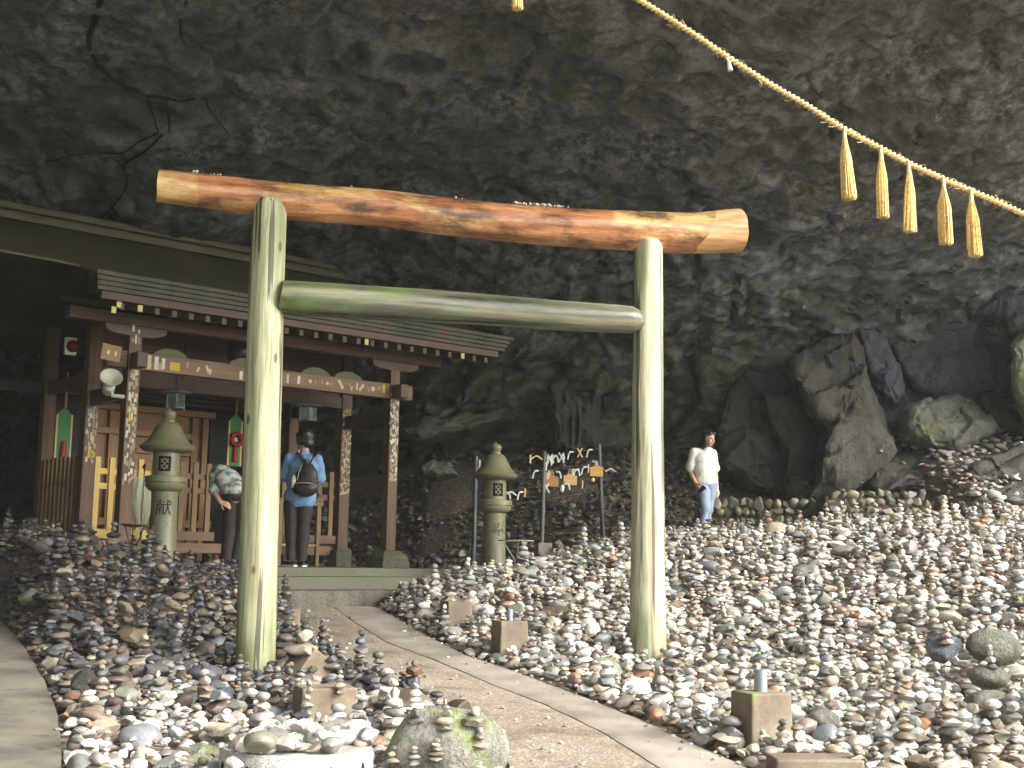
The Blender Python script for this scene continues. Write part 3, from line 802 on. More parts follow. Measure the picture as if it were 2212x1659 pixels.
def tassel(px, py0, py1, y, label, seed):
    p = at_y(px, py0, y); H = (py1 - py0) / FPX * y
    t = thing('straw_tassel', label, 'tassel', p, 0, 'straw tassels hanging from the rope')
    r = random.Random(seed)
    MB().tube([(0, 0, 0.05), (0, 0, 0.0), (0, 0, -0.03), (0.002, 0, -0.07)], [0.010, 0.014, 0.016, 0.018], 10).build('binding', ROPEM, t, 40)
    loose = MB()
    fl = r.uniform(.82, 1.2); lx, ly = r.uniform(-.02, .02), r.uniform(-.02, .02); bow_ = r.uniform(.72, .95)
    for i in range(160):
        a = r.uniform(0, 2 * PI); q = math.sqrt(r.random())
        if r.random() < .05: q *= r.uniform(1.1, 1.5)
        w = 0.044 * q * fl
        x, yy = math.cos(a), math.sin(a)
        l = H * (1 - 0.06 * r.random() ** 2 * (3 if q > 1 else 1))
        j = r.uniform(-.006, .006)
        loose.tube([(x * .012 * q, yy * .012 * q, -0.04), (x * w * bow_ + lx * .3, yy * w * bow_ + ly * .3, -l * .4), (x * w + j + lx, yy * w + j + ly, -l)], [0.0042, 0.0042, 0.0038], 4)
    loose.build('straws', STRAW, t)['kind'] = 'stuff'
tassel(1115, -118, 36, 8.40, 'straw tassel hanging alone, cut by the upper edge of the view', 1)
tassel(1824, 288, 443, 8.73, 'topmost straw tassel of the five, longest and widest, farthest up the rope', 2)
tassel(1903, 330, 481, 8.78, 'second straw tassel of the five counting down the rope', 3)
tassel(1963, 362, 511, 8.83, 'middle straw tassel of the row of five on the rope', 4)
tassel(2038, 396, 536, 8.88, 'fourth straw tassel of the five counting down the rope', 5)
tassel(2098, 422, 562, 8.93, 'lowest straw tassel of the five, nearest the low end of the rope', 6)

# ------------------------------------------------------------------ shrine
F0 = Vector((-4.865, 15.8, 0.0)); SYAW = math.radians(40)
SU = Vector((math.cos(SYAW), math.sin(SYAW), 0)); SB = Vector((-SU.y, SU.x, 0))
def sh(px, py, d):
    r = ray(px, py); t = (F0 + SB * d - CAM).dot(SB) / r.dot(SB); q = CAM + r * t
    return (q - F0).dot(SU), q.z
def shw(u, d, z): return F0 + SU * u + SB * d + Vector((0, 0, z))
shrine = thing('shrine_building', 'small dark wooden shrine with a sweeping mossy roof under the rock', 'shrine', F0, SYAW)
L = 4.03
WB = wood('weathered brown timber', [(0.3, srgb(62, 44, 32)), (0.5, srgb(96, 72, 50)), (0.72, srgb(126, 98, 68))], 'Z', 0.6).m
WBX = wood('weathered brown beam', [(0.3, srgb(80, 60, 42)), (0.5, srgb(116, 90, 62)), (0.72, srgb(142, 114, 80))], 'X', 0.6).m
WR = wood('reddish painted timber', [(0.3, srgb(58, 40, 32)), (0.5, srgb(86, 62, 50)), (0.72, srgb(110, 82, 66))], 'X', 0.55).m
WO = wood('orange cedar boards', [(0.3, srgb(120, 82, 42)), (0.5, srgb(152, 110, 60)), (0.72, srgb(172, 130, 78))], 'Z', 0.5).m
WOX = wood('orange cedar rail', [(0.3, srgb(120, 82, 42)), (0.5, srgb(152, 110, 60)), (0.72, srgb(172, 130, 78))], 'X', 0.5).m
WY = wood('glow yellow timber', [(0.3, srgb(196, 158, 70)), (0.5, srgb(222, 188, 96)), (0.72, srgb(236, 206, 122))], 'Z', 0.5).m  # yellow stands in for warm lamp glow on one end of the fence
WYX = wood('glow yellow rail', [(0.3, srgb(196, 158, 70)), (0.5, srgb(222, 188, 96)), (0.72, srgb(236, 206, 122))], 'X', 0.5).m
WG = wood('greyed picket timber', [(0.3, srgb(94, 78, 48)), (0.5, srgb(132, 110, 70)), (0.72, srgb(156, 134, 90))], 'Z', 0.65).m
k = Mat('mossy copper roof', 0.6)
v = k.coord('Object', (1, 1, 1)); n1 = k.noise(v, 1.2, 5); n2 = k.noise(v, 14, 6, 0.7)
k.color(k.mix(k.ramp(n1, [(0.4, 0.0), (0.65, 1.0)]), k.mix(n2, srgb(50, 54, 26), srgb(84, 90, 46)), k.mix(n2, srgb(74, 70, 48), srgb(112, 104, 74))))
k.bump(n2, 0.4, 0.02); ROOFM = k.m
k = Mat('weathered eave shingle', 0.6)
v = k.coord('Object', (0.35, 1, 1)); n1 = k.noise(v, 4, 6)
br = k.n('TexBrick', Scale=1.0); br.inputs['Brick Width'].default_value = 0.45; br.inputs['Row Height'].default_value = 9; br.inputs['Mortar Size'].default_value = 0.006
k.l(k.coord('Object'), br.inputs['Vector'])
br.inputs['Color1'].default_value = (1, 1, 1, 1); br.inputs['Color2'].default_value = (.85, .85, .85, 1); br.inputs['Mortar'].default_value = (.3, .3, .3, 1)
c = k.ramp(n1, [(0.35, srgb(52, 55, 38)), (0.55, srgb(76, 78, 56)), (0.68, srgb(96, 76, 64))])
k.color(k.mix(1.0, c, br.outputs['Color'], 'MULTIPLY')); EAVEM = k.m
k = Mat('ridge capping', 0.55); v = k.coord('Object', (0.2, 1, 1))
k.color(k.ramp(k.noise(v, 6, 6), [(0.35, srgb(70, 68, 42)), (0.55, srgb(96, 88, 60)), (0.7, srgb(116, 92, 78))])); RIDGEM = k.m

def sbox(name, mat, u0, u1, d0, d1, z0, z1, parent=None, bev=0.006, label=None):
    """box in shrine space, mesh origin at its own middle"""
    c = Vector(((u0 + u1) / 2, (d0 + d1) / 2, (z0 + z1) / 2))
    a, b, h = (u1 - u0) / 2, (d1 - d0) / 2, (z1 - z0) / 2
    o = MB().box(-a, a, -b, b, -h, h).build(name, mat, parent or shrine, None, bev)
    o.location = c - (Vector(parent.location) if parent and parent is not shrine else Vector())
    if label: o['label'] = label
    return o
POSTS = {}
for row, d, w, z1 in (('f', 0.0, 0.165, 4.52), ('b', 1.3, 0.18, 4.9), ('c', 2.9, 0.17, 4.9)):
    for side, u in (('l', 0.0), ('r', L)):
        POSTS[row + side] = sbox('pillar', WB, u - w / 2, u + w / 2, d - w / 2, d + w / 2, 1.74, z1)
STONE_S = boulder_mat('dressed plinth stone', srgb(82, 84, 64), srgb(122, 124, 98), None, 0.5, 0.7, 5)
def plinth(u, d, big):
    mb = MB()
    if big:
        a = 0.235
        mb.box(-a, a, -a, a, 1.49, 1.585)
        prof = [(0.215, 1.585), (0.225, 1.62), (0.215, 1.66), (0.175, 1.70), (0.135, 1.74)]
        vs = []; fs = []
        for r, z in prof: vs += [(-r, -r, z), (r, -r, z), (r, r, z), (-r, r, z)]
        for i in range(len(prof) - 1):
            for j in range(4): fs.append((i * 4 + j, i * 4 + (j + 1) % 4, i * 4 + 4 + (j + 1) % 4, i * 4 + 4 + j))
        fs.append((16, 17, 18, 19)); mb.add(vs, fs)
    else:
        mb.box(-.14, .14, -.14, .14, 1.49, 1.74)
    o = mb.build('plinth', STONE_S, shrine, 40, 0.008); o.location = (u, d, 0)
for u in (0, L):
    plinth(u, 0, True); plinth(u, 1.3, False); plinth(u, 2.9, False)

BEAM = sbox('front_beam', WBX, 0.085, L - 0.085, -0.07, 0.07, 3.965, 4.185)
sbox('beam_nose', WBX, -0.36, -0.087, -0.065, 0.065, 3.97, 4.19, bev=0.012)
sbox('beam_nose', WBX, L + 0.087, L + 0.33, -0.065, 0.065, 3.97, 4.19, bev=0.012)
for u in (0, L):
    sbox('beam_nose', WR, u - 0.07, u + 0.07, -0.33, -0.086, 3.96, 4.16, bev=0.012)
for d0 in (0.0, 1.3):
    for u in (0, L):
        sbox('side_tie', WR, u - 0.055, u + 0.055, d0 + 0.095, d0 + (1.2 if d0 == 0 else 1.5), 3.6 if d0 == 0 else 3.9, 3.8 if d0 == 0 else 4.08)
def boat(u):                                                    # boat-shaped bracket arm
    prof = [(-0.42, 4.52), (-0.40, 4.44), (-0.30, 4.40), (-0.10, 4.385), (0.10, 4.385), (0.30, 4.40), (0.40, 4.44), (0.42, 4.52)]
    M = Matrix.Rotation(PI / 2, 4, 'X')
    o = MB().prism(prof, -0.085, 0.085, M).build('bracket_arm', WR, shrine, None, 0.006); o.location = (u, 0, 0)
boat(0); boat(L)
sbox('eave_purlin', WR, -0.87, 4.86, -0.088, 0.088, 4.523, 4.67)
RAFT = MB().beam((0, -0.82, 0), (0, 1.25, 0.42), 0.062, 0.075).mesh('rafter', WB)
RTIP = MB().box(-0.031, 0.031, -0.834, -0.820, -0.045, 0.033).mesh('rafter_tip', Mat('pale rafter end', 0.7, srgb(92, 80, 58)).m)
NR = 26
for i in range(NR):
    u = -0.52 + i * (5.14 + 0.52) / (NR - 1)
    r = link('rafter', RAFT, shrine); r.location = (u, 0, 4.595)
    link('rafter_tip', RTIP, r)
sbox('eave_fascia', WR, -0.80, 5.32, -0.90, -0.82, 4.64, 4.735)
for i in range(4):
    z0 = 4.738 + i * 0.056
    e = 0.90 + 0.025 * i
    sbox('eave_layer', EAVEM, -0.87 - 0.015 * i, 5.42 + 0.03 * i, -e - 0.03, -e + 0.25, z0, z0 + 0.053, bev=0.004)

def roof_z(d): 
    t = (d + 0.97) / 2.67
    return 4.955 + 1.13 * np.sign(t) * abs(t) ** 1.22
def roof_sheet(u0f, u1f, d0, d1, zf, thick, name, mat, n=28, m=40):
    V = []; F = []
    for j in range(n):
        d = d0 + (d1 - d0) * j / (n - 1)
        a, b = u0f(d), u1f(d)
        for i in range(m):
            V.append((a + (b - a) * i / (m - 1), d, zf(d)))
    nt = len(V)
    V += [(x, y, z - thick) for x, y, z in V]
    for j in range(n - 1):
        for i in range(m - 1):
            q = j * m + i
            F.append((q, q + 1, q + m + 1, q + m)); F.append((nt + q, nt + q + m, nt + q + m + 1, nt + q + 1))
    for i in range(m - 1):
        F.append((i, nt + i, nt + i + 1, i + 1)); q = (n - 1) * m + i; F.append((q, q + 1, nt + q + 1, nt + q))
    for j in range(n - 1):
        q = j * m; F.append((q, q + m, nt + q + m, nt + q)); q = j * m + m - 1; F.append((q, nt + q, nt + q + m, q + m))
    return MB().add(V, F).build(name, mat, shrine, 40)
verge_r = lambda d: 5.56 - 0.56 * ((d + 0.97) / 2.67) ** 0.8 if d > -0.97 else 5.56
roof_sheet(lambda d: -0.93 if d < -0.45 else -0.93 - 3.4 * S(-0.45, 0.1, d), verge_r, -0.97, 1.7, roof_z, 0.03, 'roof_slope', ROOFM)
roof_sheet(lambda d: -4.3, lambda d: 4.7, 1.702, 4.6, lambda d: roof_z(1.7) - (d - 1.7) * 0.42, 0.10, 'rear_slope', ROOFM, 8, 10)
zr = float(roof_z(1.7))
sbox('ridge_board', RIDGEM, -4.3, 5.02, 1.56, 1.84, zr - 0.03, zr + 0.06, bev=0.01)
sbox('ridge_board', ROOFM, -4.3, 5.0, 1.63, 1.77, zr + 0.062, zr + 0.10, bev=0)
sbox('ridge_board', RIDGEM, -4.3, 5.04, 1.55, 1.85, zr + 0.102, zr + 0.20, bev=0.02)
# underside and gable timber of the rear hall, on the dark side
DK = wood('shade dark timber', [(0.3, srgb(22, 18, 14)), (0.6, srgb(36, 30, 24)), (0.75, srgb(46, 38, 30))], 'X', 0.7).m  # near-black colour stands in for the deep shade of the hall
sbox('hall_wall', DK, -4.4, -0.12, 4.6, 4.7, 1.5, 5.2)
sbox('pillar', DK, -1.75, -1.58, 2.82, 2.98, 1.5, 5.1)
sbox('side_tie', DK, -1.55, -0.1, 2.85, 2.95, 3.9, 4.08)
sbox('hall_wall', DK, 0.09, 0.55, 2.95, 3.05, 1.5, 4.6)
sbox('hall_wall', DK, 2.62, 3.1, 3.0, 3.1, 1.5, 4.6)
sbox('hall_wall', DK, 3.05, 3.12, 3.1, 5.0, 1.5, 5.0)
# boarded panel above the inner beam, with frog-leg struts
for u0, u1 in ((0.10, 1.30), (1.305, 2.62), (2.625, 3.93)):
    sbox('wall_panel', WR, u0, u1, 1.28, 1.33, 4.10, 4.92)
sbox('inner_beam', WR, 0.1, L - 0.1, 1.22, 1.40, 3.92, 4.098)
for u in (0.62, 1.72, 2.85, 3.4):
    prof = [(-0.26, 0), (-0.22, 0.09), (-0.08, 0.15), (0.08, 0.15), (0.22, 0.09), (0.26, 0)]
    o = MB().prism(prof, -0.03, 0.03, Matrix.Rotation(PI / 2, 4, 'X')).build('frog_leg_strut', Mat('green strut', 0.6, srgb(88, 92, 52)).m, shrine, None, 0.01)
    o.location = (u, 0.0 + 0.25, 4.187)
# slatted soffit of the inner sanctuary
for i in range(8):
    t = i / 7
    o = sbox('soffit_slat', WR, 0.12, 3.0, 1.62 + 1.2 * t, 1.67 + 1.2 * t, 4.27 - 0.34 * t, 4.32 - 0.34 * t, bev=0.004)
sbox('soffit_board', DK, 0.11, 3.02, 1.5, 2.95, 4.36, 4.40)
# the sanctuary front
sbox('sanctuary_wall', WO, 0.56, 2.6, 3.06, 3.12, 1.52, 3.9)
for u in (0.62, 1.02, 1.34, 2.36, 2.54):
    sbox('wall_stud', WO, u - 0.05, u + 0.05, 2.985, 3.058, 1.55, 3.78, bev=0.008)
sbox('lintel_rail', WOX, 0.50, 2.68, 2.93, 3.056, 3.785, 3.88, bev=0.008)
sbox('lintel_rail', WOX, 0.68, 2.30, 2.95, 3.055, 3.42, 3.52, bev=0.008)
sbox('lintel_rail', WOX, 1.4, 2.30, 2.97, 3.055, 3.16, 3.24, bev=0.008)
sbox('sliding_door', WO, 1.40, 1.82, 3.0, 3.04, 1.95, 3.155); sbox('sliding_door', WO, 1.845, 2.29, 3.0, 3.04, 1.95, 3.155)
sbox('sill_rail', WOX, 0.5, 2.68, 2.92, 3.056, 2.05, 2.17, bev=0.008)
# picket fence across the front bay (one end coloured yellow for warm lamp glow) and down the side
PK = MB().box(-.036, .036, -.02, .02, 0, 1.09)
fence = thing('picket_fence', 'low wooden picket fence closing the shrine bay, one end coloured yellow for lamp glow', 'fence', shw(0, 1.3, 1.84), SYAW)
pk_y, pk_g = PK.mesh('picket', WY), PK.mesh('picket', WG)
for i in range(19):
    u = 0.15 + i * 0.205
    if 1.9 < u < 2.3: continue
    o = link('picket', pk_y if u < 1.1 else pk_g, fence); o.location = (u, 0, 0)
def frail(u0, u1, z0, z1, mat, d0=0.022, d1=0.06):
    o = MB().box(-(u1 - u0) / 2, (u1 - u0) / 2, 0, d1 - d0, 0, z1 - z0).build('rail', mat, fence, None, 0.004); o.location = ((u0 + u1) / 2, d0, z0)
for a, b, m_ in ((0.1, 1.09, WYX), (1.09, 1.9, WBX), (2.3, 3.93, WBX)):
    frail(a, b, 0.66, 0.74, m_); frail(a, b, 0.86, 0.94, m_); frail(a, b, -0.005, 0.12, m_, -0.045, -0.021)
side = thing('side_fence', 'dark picket fence down the shadowed side of the shrine', 'fence', shw(-0.05, 1.42, 1.84), SYAW)
pk_d = MB().box(-.02, .02, -.045, .045, 0, 1.1).mesh('picket', WG)
for i in range(9):
    o = link('picket', pk_d, side); o.location = (0, 0.08 + i * 0.155, 0)
for z in (0.15, 0.72):
    MB().box(0.021, 0.05, 0, 1.45, z, z + 0.09).build('rail', WG, side)
sbox('floor_beam', WBX, 0.09, L - .09, 1.33, 1.45, 1.66, 1.80)

# paper votive stickers pasted all over the timber
def sticker_mat(name, base, ink=None, scale=26, lo=0.56):
    k = Mat(name, 0.75, base)
    if ink:
        k.color(k.mix(k.ramp(k.noise(k.coord('Object', (1.2, 1, 0.8)), scale, 4, 0.5), [(lo, 0.0), (lo + 0.05, 1.0)]), base, ink))
    return k.m
SM = [sticker_mat('cream paper', srgb(206, 198, 160), srgb(70, 62, 48), 60), sticker_mat('worn paper', srgb(182, 174, 136), srgb(110, 96, 70), 70, 0.52), sticker_mat('white paper', srgb(222, 220, 204), srgb(48, 46, 44), 55, 0.58),
      sticker_mat('yellow paper', srgb(214, 182, 70), srgb(60, 46, 20), 60, 0.55), sticker_mat('pinkish paper', srgb(196, 140, 116)), sticker_mat('grey paper', srgb(140, 140, 124))]
UNIT = [MB().box(-.5, .5, -.5, .5, -.5, .5).mesh('sticker', m_) for m_ in SM]
ROUND = MB().lathe([(0.5, -.5), (0.5, .5)], 12).mesh('sticker', SM[0])
def sticker(parent, x, yf, z, w, h, mi, ang=0.0, rd=False):
    o = link('sticker', ROUND if rd else UNIT[mi], parent)
    o.location = (x, yf, z)
    if rd:
        o.rotation_euler = (PI / 2, 0, 0); o.scale = (w, w, 0.004)
    else:
        o.rotation_euler = (0, ang, 0); o.scale = (w, 0.004, h)
sr = random.Random(5)
def plaster(row, w, zlo, zhi, n, tilt, wts):
    p = POSTS[row]; zc = p.location.z; placed = []
    for _ in range(n * 6):
        if len(placed) >= n: break
        sw = sr.choice((0.02, 0.025, 0.03, 0.035)); shh = sr.choice((0.05, 0.07, 0.09, 0.11))
        x = sr.uniform(-w / 2 + sw, w / 2 - sw); z = sr.uniform(zlo, zhi)
        if any(abs(x - a) < (sw + b) * 0.45 and abs(z - c_) < (shh + e) * 0.45 for a, b, c_, e in placed): continue
        placed.append((x, sw, z, shh))
        sticker(p, x, -w / 2 - 0.003, z - zc, sw, shh, sr.choices(range(6), wts)[0], sr.gauss(0, tilt))
plaster('fl', 0.165, 2.75, 4.0, 62, 0.06, (5, 4, 5, 1, 0, 1))
plaster('fl', 0.165, 2.45, 2.75, 8, 0.3, (3, 4, 4, 0, 1, 1))
plaster('fl', 0.165, 4.2, 4.5, 5, 0.05, (4, 2, 4, 0, 0, 1))
plaster('bl', 0.18, 2.85, 3.75, 34, 0.06, (4, 5, 2, 1, 0, 2))
plaster('fr', 0.165, 2.75, 4.0, 56, 0.45, (5, 5, 4, 0.6, .6, 1))
plaster('br', 0.18, 2.6, 3.9, 62, 0.5, (3, 5, 2, 0.6, 2, 2))
plaster('cr', 0.17, 2.7, 3.4, 14, 0.4, (2, 5, 1, 0, 1, 2))
for x, z, w, h, mi, a in ((320, 0, .07, .18, 0, 0), (337, 0, .055, .17, 2, 0), (346, -.04, .05, .09, 1, 0), (352, .0, .045, .14, 2, 0), (377, -.02, .14, .11, 3, 0), (404, .02, .03, .07, 1, .2), (428, -.02, .03, .07, 0, .5), (448, .0, .035, .09, 0, -.4), (454, -.03, .03, .08, 0, .1), (521, -.03, .045, .11, 2, 0),
                          (622, 0, .035, .13, 0, 0), (646, 0, .04, .11, 2, .1), (682, .0, .02, .05, 1, 0), (697, .02, .025, .07, 4, 0), (716, .0, .025, .06, 4, 0), (737, .01, .05, .14, 0, -.6), (757, .0, .02, .09, 1, -.5), (761, -.03, .02, .07, 0, .2), (772, .01, .03, .1, 0, .1), (782, 0, .04, .12, 0, .65), (797, -.02, .02, .07, 1, -.4), (820, .02, .03, .06, 1, .7), (830, 0.02, .05, .12, 3, 0)):
    u = sh(x, 800, -0.07)[0]
    sticker(BEAM, u - BEAM.location.x, -0.073, z, w, h, mi, a)
for px, w in ((670, .055), (707, .05), (806, .07)):
    sticker(BEAM, sh(px, 820, -0.07)[0] - BEAM.location.x, -0.073, 0.0, w, w, 0, 0, True)
# crisp paper tags on rafter tips and fascia
YT = MB().box(-.03, .03, -.003, .003, -.04, .04).mesh('paper_tag', Mat('lemon paper', 0.7, srgb(214, 208, 128)).m)
for u, d, z in ((-.52, -.842, 4.70), (-.56, -.842, 4.61), (-.62, -.842, 4.53), (-.29, -.842, 4.595), (3.0, -.842, 4.595), (4.69, -.842, 4.60)):
    o = link('paper_tag', YT, shrine); o.location = (u, d, z)

# ------------------------------------------------------------------ the stepped stone platform in front
k = Mat('damp mossy step stone', 0.7)
v = k.coord('Object'); n1 = k.noise(v, 1.5, 6, 0.6); n2 = k.noise(v, 25, 5)
c = k.mix(n2, k.ramp(n1, [(0.35, srgb(58, 60, 42)), (0.6, srgb(80, 80, 58)), (0.75, srgb(100, 97, 76))]), srgb(98, 95, 76))
k.color(c); k.bump(n2, 0.4, 0.01)
STEPG = boulder_mat('worn grey step', srgb(92, 88, 76), srgb(128, 122, 108), None, 0.5, 0.7, 3)
steps = thing('stone_steps', 'wide worn stone steps rising to the shrine platform', 'steps', F0, SYAW)
def step(u0, u1, d0, d1, z0, z1, m_=None):
    o = MB().box(-(u1 - u0) / 2, (u1 - u0) / 2, 0, d1 - d0, 0, z1 - z0).build('step', m_ or k.m, steps, None, 0.012); o.location = ((u0 + u1) / 2, d0, z0)
step(-0.8, 4.5, -1.12, 5.5, 0.9, 1.495)
step(-0.7, 4.2, -1.75, -1.122, 0.9, 1.385)
step(-0.8, 3.9, -2.45, -1.752, 0.8, 1.235, STEPG)
# ------------------------------------------------------------------ stone lanterns
k = Mat('olive granite', 0.42)
v = k.coord('Object'); n1 = k.noise(v, 90, 3, 0.8); n2 = k.noise(v, 2.2, 5, 0.6)
c = k.mix(k.ramp(n1, [(0.35, 0.0), (0.65, 1.0)]), srgb(78, 78, 58), srgb(138, 136, 108))
k.color(k.mix(k.ramp(n2, [(0.45, 0.0), (0.65, 0.6)]), c, srgb(110, 108, 60)))
k.rough(k.ramp(n2, [(0.4, 0.25), (0.6, 0.55)])); k.bump(n1, 0.15, 0.004); GRAN = k.m
INK = Mat('carved black ink', 0.7, srgb(24, 24, 20)).m
HOLLOW_SHADE = Mat('hollow shade', 0.9, srgb(16, 16, 12)).m  # near-black colour stands in for shade inside hollows
def glyph(char, size, parent, name, radius, ang, z, depth=0.004):
    cu = bpy.data.curves.new(name, 'FONT'); cu.body = char; cu.size = size; cu.align_x = 'CENTER'; cu.extrude = depth; cu.resolution_u = 3
    t = bpy.data.objects.new(name, cu); COL.objects.link(t)
    dg = bpy.context.evaluated_depsgraph_get(); dg.update()
    me = bpy.data.meshes.new_from_object(t.evaluated_get(dg)); bpy.data.objects.remove(t)
    for v in me.vertices:
        a = ang + v.co.x / radius
        r = radius + v.co.z
        v.co = Vector((r * math.sin(a), -r * math.cos(a), z + v.co.y))
    me.materials.clear(); me.materials.append(INK)
    return link(name, me, parent)
def lantern(px, py, y, topx, topy, char, ang, label, lit_ang, zchar):
    b = at_y(px, py, y); t = at_y(topx, topy, y); H = (t - b).length
    th = thing('stone_lantern', label, 'stone lantern', b, 0, 'stone lanterns flanking the steps')
    sc = H / 1.96
    th.scale = (sc, sc, sc)
    mb = MB(); a = 0.235
    mb.lathe([(a, -0.25), (a, 0.14), (a - .015, .17), (0.16, 0.18)], 6)
    mb.build('pedestal', GRAN, th, 30, 0.012)
    MB().lathe([(0.175, 0.17), (0.168, 0.22), (0.158, 0.5), (0.155, 0.93), (0.165, 0.98)], 40).build('shaft', GRAN, th, 40)
    MB().lathe([(0.166, 0.965), (0.20, 0.985), (0.232, 1.02), (0.236, 1.045), (0.225, 1.06), (0.225, 1.068), (0.243, 1.075), (0.243, 1.135), (0.232, 1.147), (0.16, 1.15)], 40).build('platform_ring', GRAN, th, 35)
    # fire box with a lattice window
    fb = MB(); seg = 40; wa = 0.42; V = []; F = []
    for zz in (1.148, 1.20, 1.38, 1.43):
        for q in range(seg):
            A = 2 * PI * q / seg; V.append((0.158 * math.sin(A + ang), -0.158 * math.cos(A + ang), zz))
    for r in range(3):
        for q in range(seg):
            A = 2 * PI * (q + 0.5) / seg
            if r == 1 and (A < wa or A > 2 * PI - wa): continue
            q2 = (q + 1) % seg; F.append((r * seg + q, r * seg + q2, (r + 1) * seg + q2, (r + 1) * seg + q))
    fb.add(V, F).build('fire_box', GRAN, th, 40)
    MB().lathe([(0.135, 1.15), (0.135, 1.42)], 24).build('shade_core', HOLLOW_SHADE, th, 40)
    lat = MB()
    for s in (-1, 1):
        for off in (-0.11, -0.055, 0.0, 0.055, 0.11):
            pts = []
            for tt in np.linspace(-0.09, 0.09, 9):
                x = tt; z = 1.29 + s * tt * 1.25 + off * 1.25
                if 1.195 < z < 1.385 and abs(x) < 0.066:
                    A = ang + x / 0.155; pts.append((0.155 * math.sin(A), -0.155 * math.cos(A), z))
            if len(pts) > 1: lat.tube(pts, 0.0075, 5)
    lat.build('lattice', GRAN, th, 40)
    # bell-shaped cap with an upturned rim
    MB().lathe([(0.13, 1.425), (0.27, 1.445), (0.315, 1.475), (0.326, 1.505), (0.312, 1.513), (0.275, 1.545), (0.225, 1.60), (0.185, 1.67), (0.155, 1.74), (0.12, 1.785), (0.095, 1.798), (0.08, 1.80)], 44).build('cap', GRAN, th, 50)
    MB().lathe([(0.078, 1.798), (0.08, 1.82), (0.072, 1.83), (0.062, 1.838), (0.066, 1.845), (0.082, 1.872), (0.086, 1.90), (0.072, 1.93), (0.038, 1.948), (0.012, 1.96), (0.008, 1.985), (0.001, 1.99)], 28).build('jewel_finial', GRAN, th, 60)
    glyph(char, 0.20, th, 'carved_character', 0.157, ang + zchar[0], zchar[1])
    # lean of the whole lantern as found
    d = (t - b).normalized()
    th.rotation_euler = d.to_track_quat('Z', 'Y').to_euler()
    th.rotation_euler.z = 0
    return th
lantern(347, 1238, 15.0, 366, 884, '献', 0.12, 'stone lantern carved with a single character, in front of the shrine pillar', 0, (0.10, 0.70))
lantern(1066, 1258, 17.2, 1071, 957, '奉', 0.30, 'stone lantern standing alone beside the fortune paper wires', 0, (0.12, 0.66))

# iron candle stands
k = Mat('rusty iron', 0.6, srgb(70, 60, 50)); IRON = k.m
k = Mat('pale iron', 0.5, srgb(150, 142, 124)); IRONP = k.m
def stand(px, ty, by, y, wpx, label, mat, dish):
    b = at_y(px, by, y); t = at_y(px, ty, y); h = (t - b).length; w = wpx / FPX * y / 2
    th = thing('candle_stand', label, 'candle stand', b, 0.3, 'iron candle stands')
    mb = MB()
    if dish: mb.lathe([(w * .2, h - .03), (w, h - .005), (w * 1.02, h + .012), (w * .9, h + .012), (w * .2, h - .01)], 20)
    else:
        mb.tube([(w * math.cos(a), w * math.sin(a), h) for a in np.linspace(0, 2 * PI, 25)], 0.008, 5)
        mb.tube([(-w, 0, h), (w, 0, h)], 0.006, 5)
    mb.build('tray', mat, th, 40)
    for i in range(3):
        a = 2 * PI * i / 3 + 0.4
        e = (w * .85 * math.cos(a), w * .85 * math.sin(a), h)
        mb = MB()
        if dish: mb.tube([e, (0.02 * math.cos(a), 0.02 * math.sin(a), -0.04)], 0.008, 6)
        else: mb.tube([e, (-w * .8 * math.cos(a), -w * .8 * math.sin(a), -0.04)], 0.008, 6)
        mb.build('leg', mat, th, 40)
stand(287, 1134, 1182, 14.6, 56, 'low iron dish stand on three thin legs by the carved lantern', IRON, True)
stand(1114, 1168, 1250, 16.6, 74, 'spindly pale iron tripod stand next to the lone stone lantern', IRONP, False)

# ------------------------------------------------------------------ poles, wires, fortune papers
def c5(x, y): return 1700 / 1.82279 + x / (2.212 * 1.82279), 1600 / 1.82279 + y / (2.212 * 1.82279)
k = Mat('dark galvanised pole', 0.45, srgb(58, 62, 60)); k.color(k.ramp(k.noise(k.pos((6, 6, 1)), 3, 4), [(0.35, srgb(44, 48, 46)), (0.65, srgb(84, 88, 84))])); POLE = k.m
PY = (17.9, 18.1, 18.9)
pole_px = (((385, 435), (358, 1500)), ((978, 395), (955, 1270)), ((1455, 330), (1492, 1130)))
rack = thing('wire_rack', 'three dark poles joined by thin wires for hanging fortune papers', 'wire rack', at_y(*c5(955, 1270), 18.1))
RO = Vector(rack.location)
ends = []
for (t, b), y in zip(pole_px, PY):
    T_, B_ = at_y(*c5(*t), y), at_y(*c5(*b), y)
    B2 = B_ + (B_ - T_).normalized() * 0.15
    MB().tube([T_ - RO, B2 - RO], 0.036, 14).build('pole', POLE, rack, 40)
    ends.append((T_, B_))
blk = at_y(*c5(985, 1300), 18.05)
o = MB().box(-.10, .10, -.10, .10, -.25, .18).build('pole_footing', CONC, rack, None, 0.01); o.location = blk - RO
wire_px = [[(395, 482), (960, 437), (1458, 370)], [(395, 640), (740, 590), (950, 560), (1462, 490)], [(395, 755), (640, 745), (950, 690), (1468, 620)], [(395, 870), (820, 840), (960, 820), (1472, 730)]]
def wire_y(x): return float(np.interp(x, [385, 970, 1470, 1600], [17.9, 18.1, 18.9, 19.0]))
WIRES = []
for w in wire_px:
    pts = [at_y(*c5(x, y), wire_y(x) - 0.04) for x, y in w]
    MB().tube([p - RO for p in pts], 0.005, 5).build('wire', POLE, rack, 40)
MB().tube([at_y(*c5(1462, 370), 18.9) - RO, at_y(*c5(1600, 570), 18.8) - RO, at_y(*c5(1720, 760), 18.7) - RO], 0.004, 5).build('wire', POLE, rack)
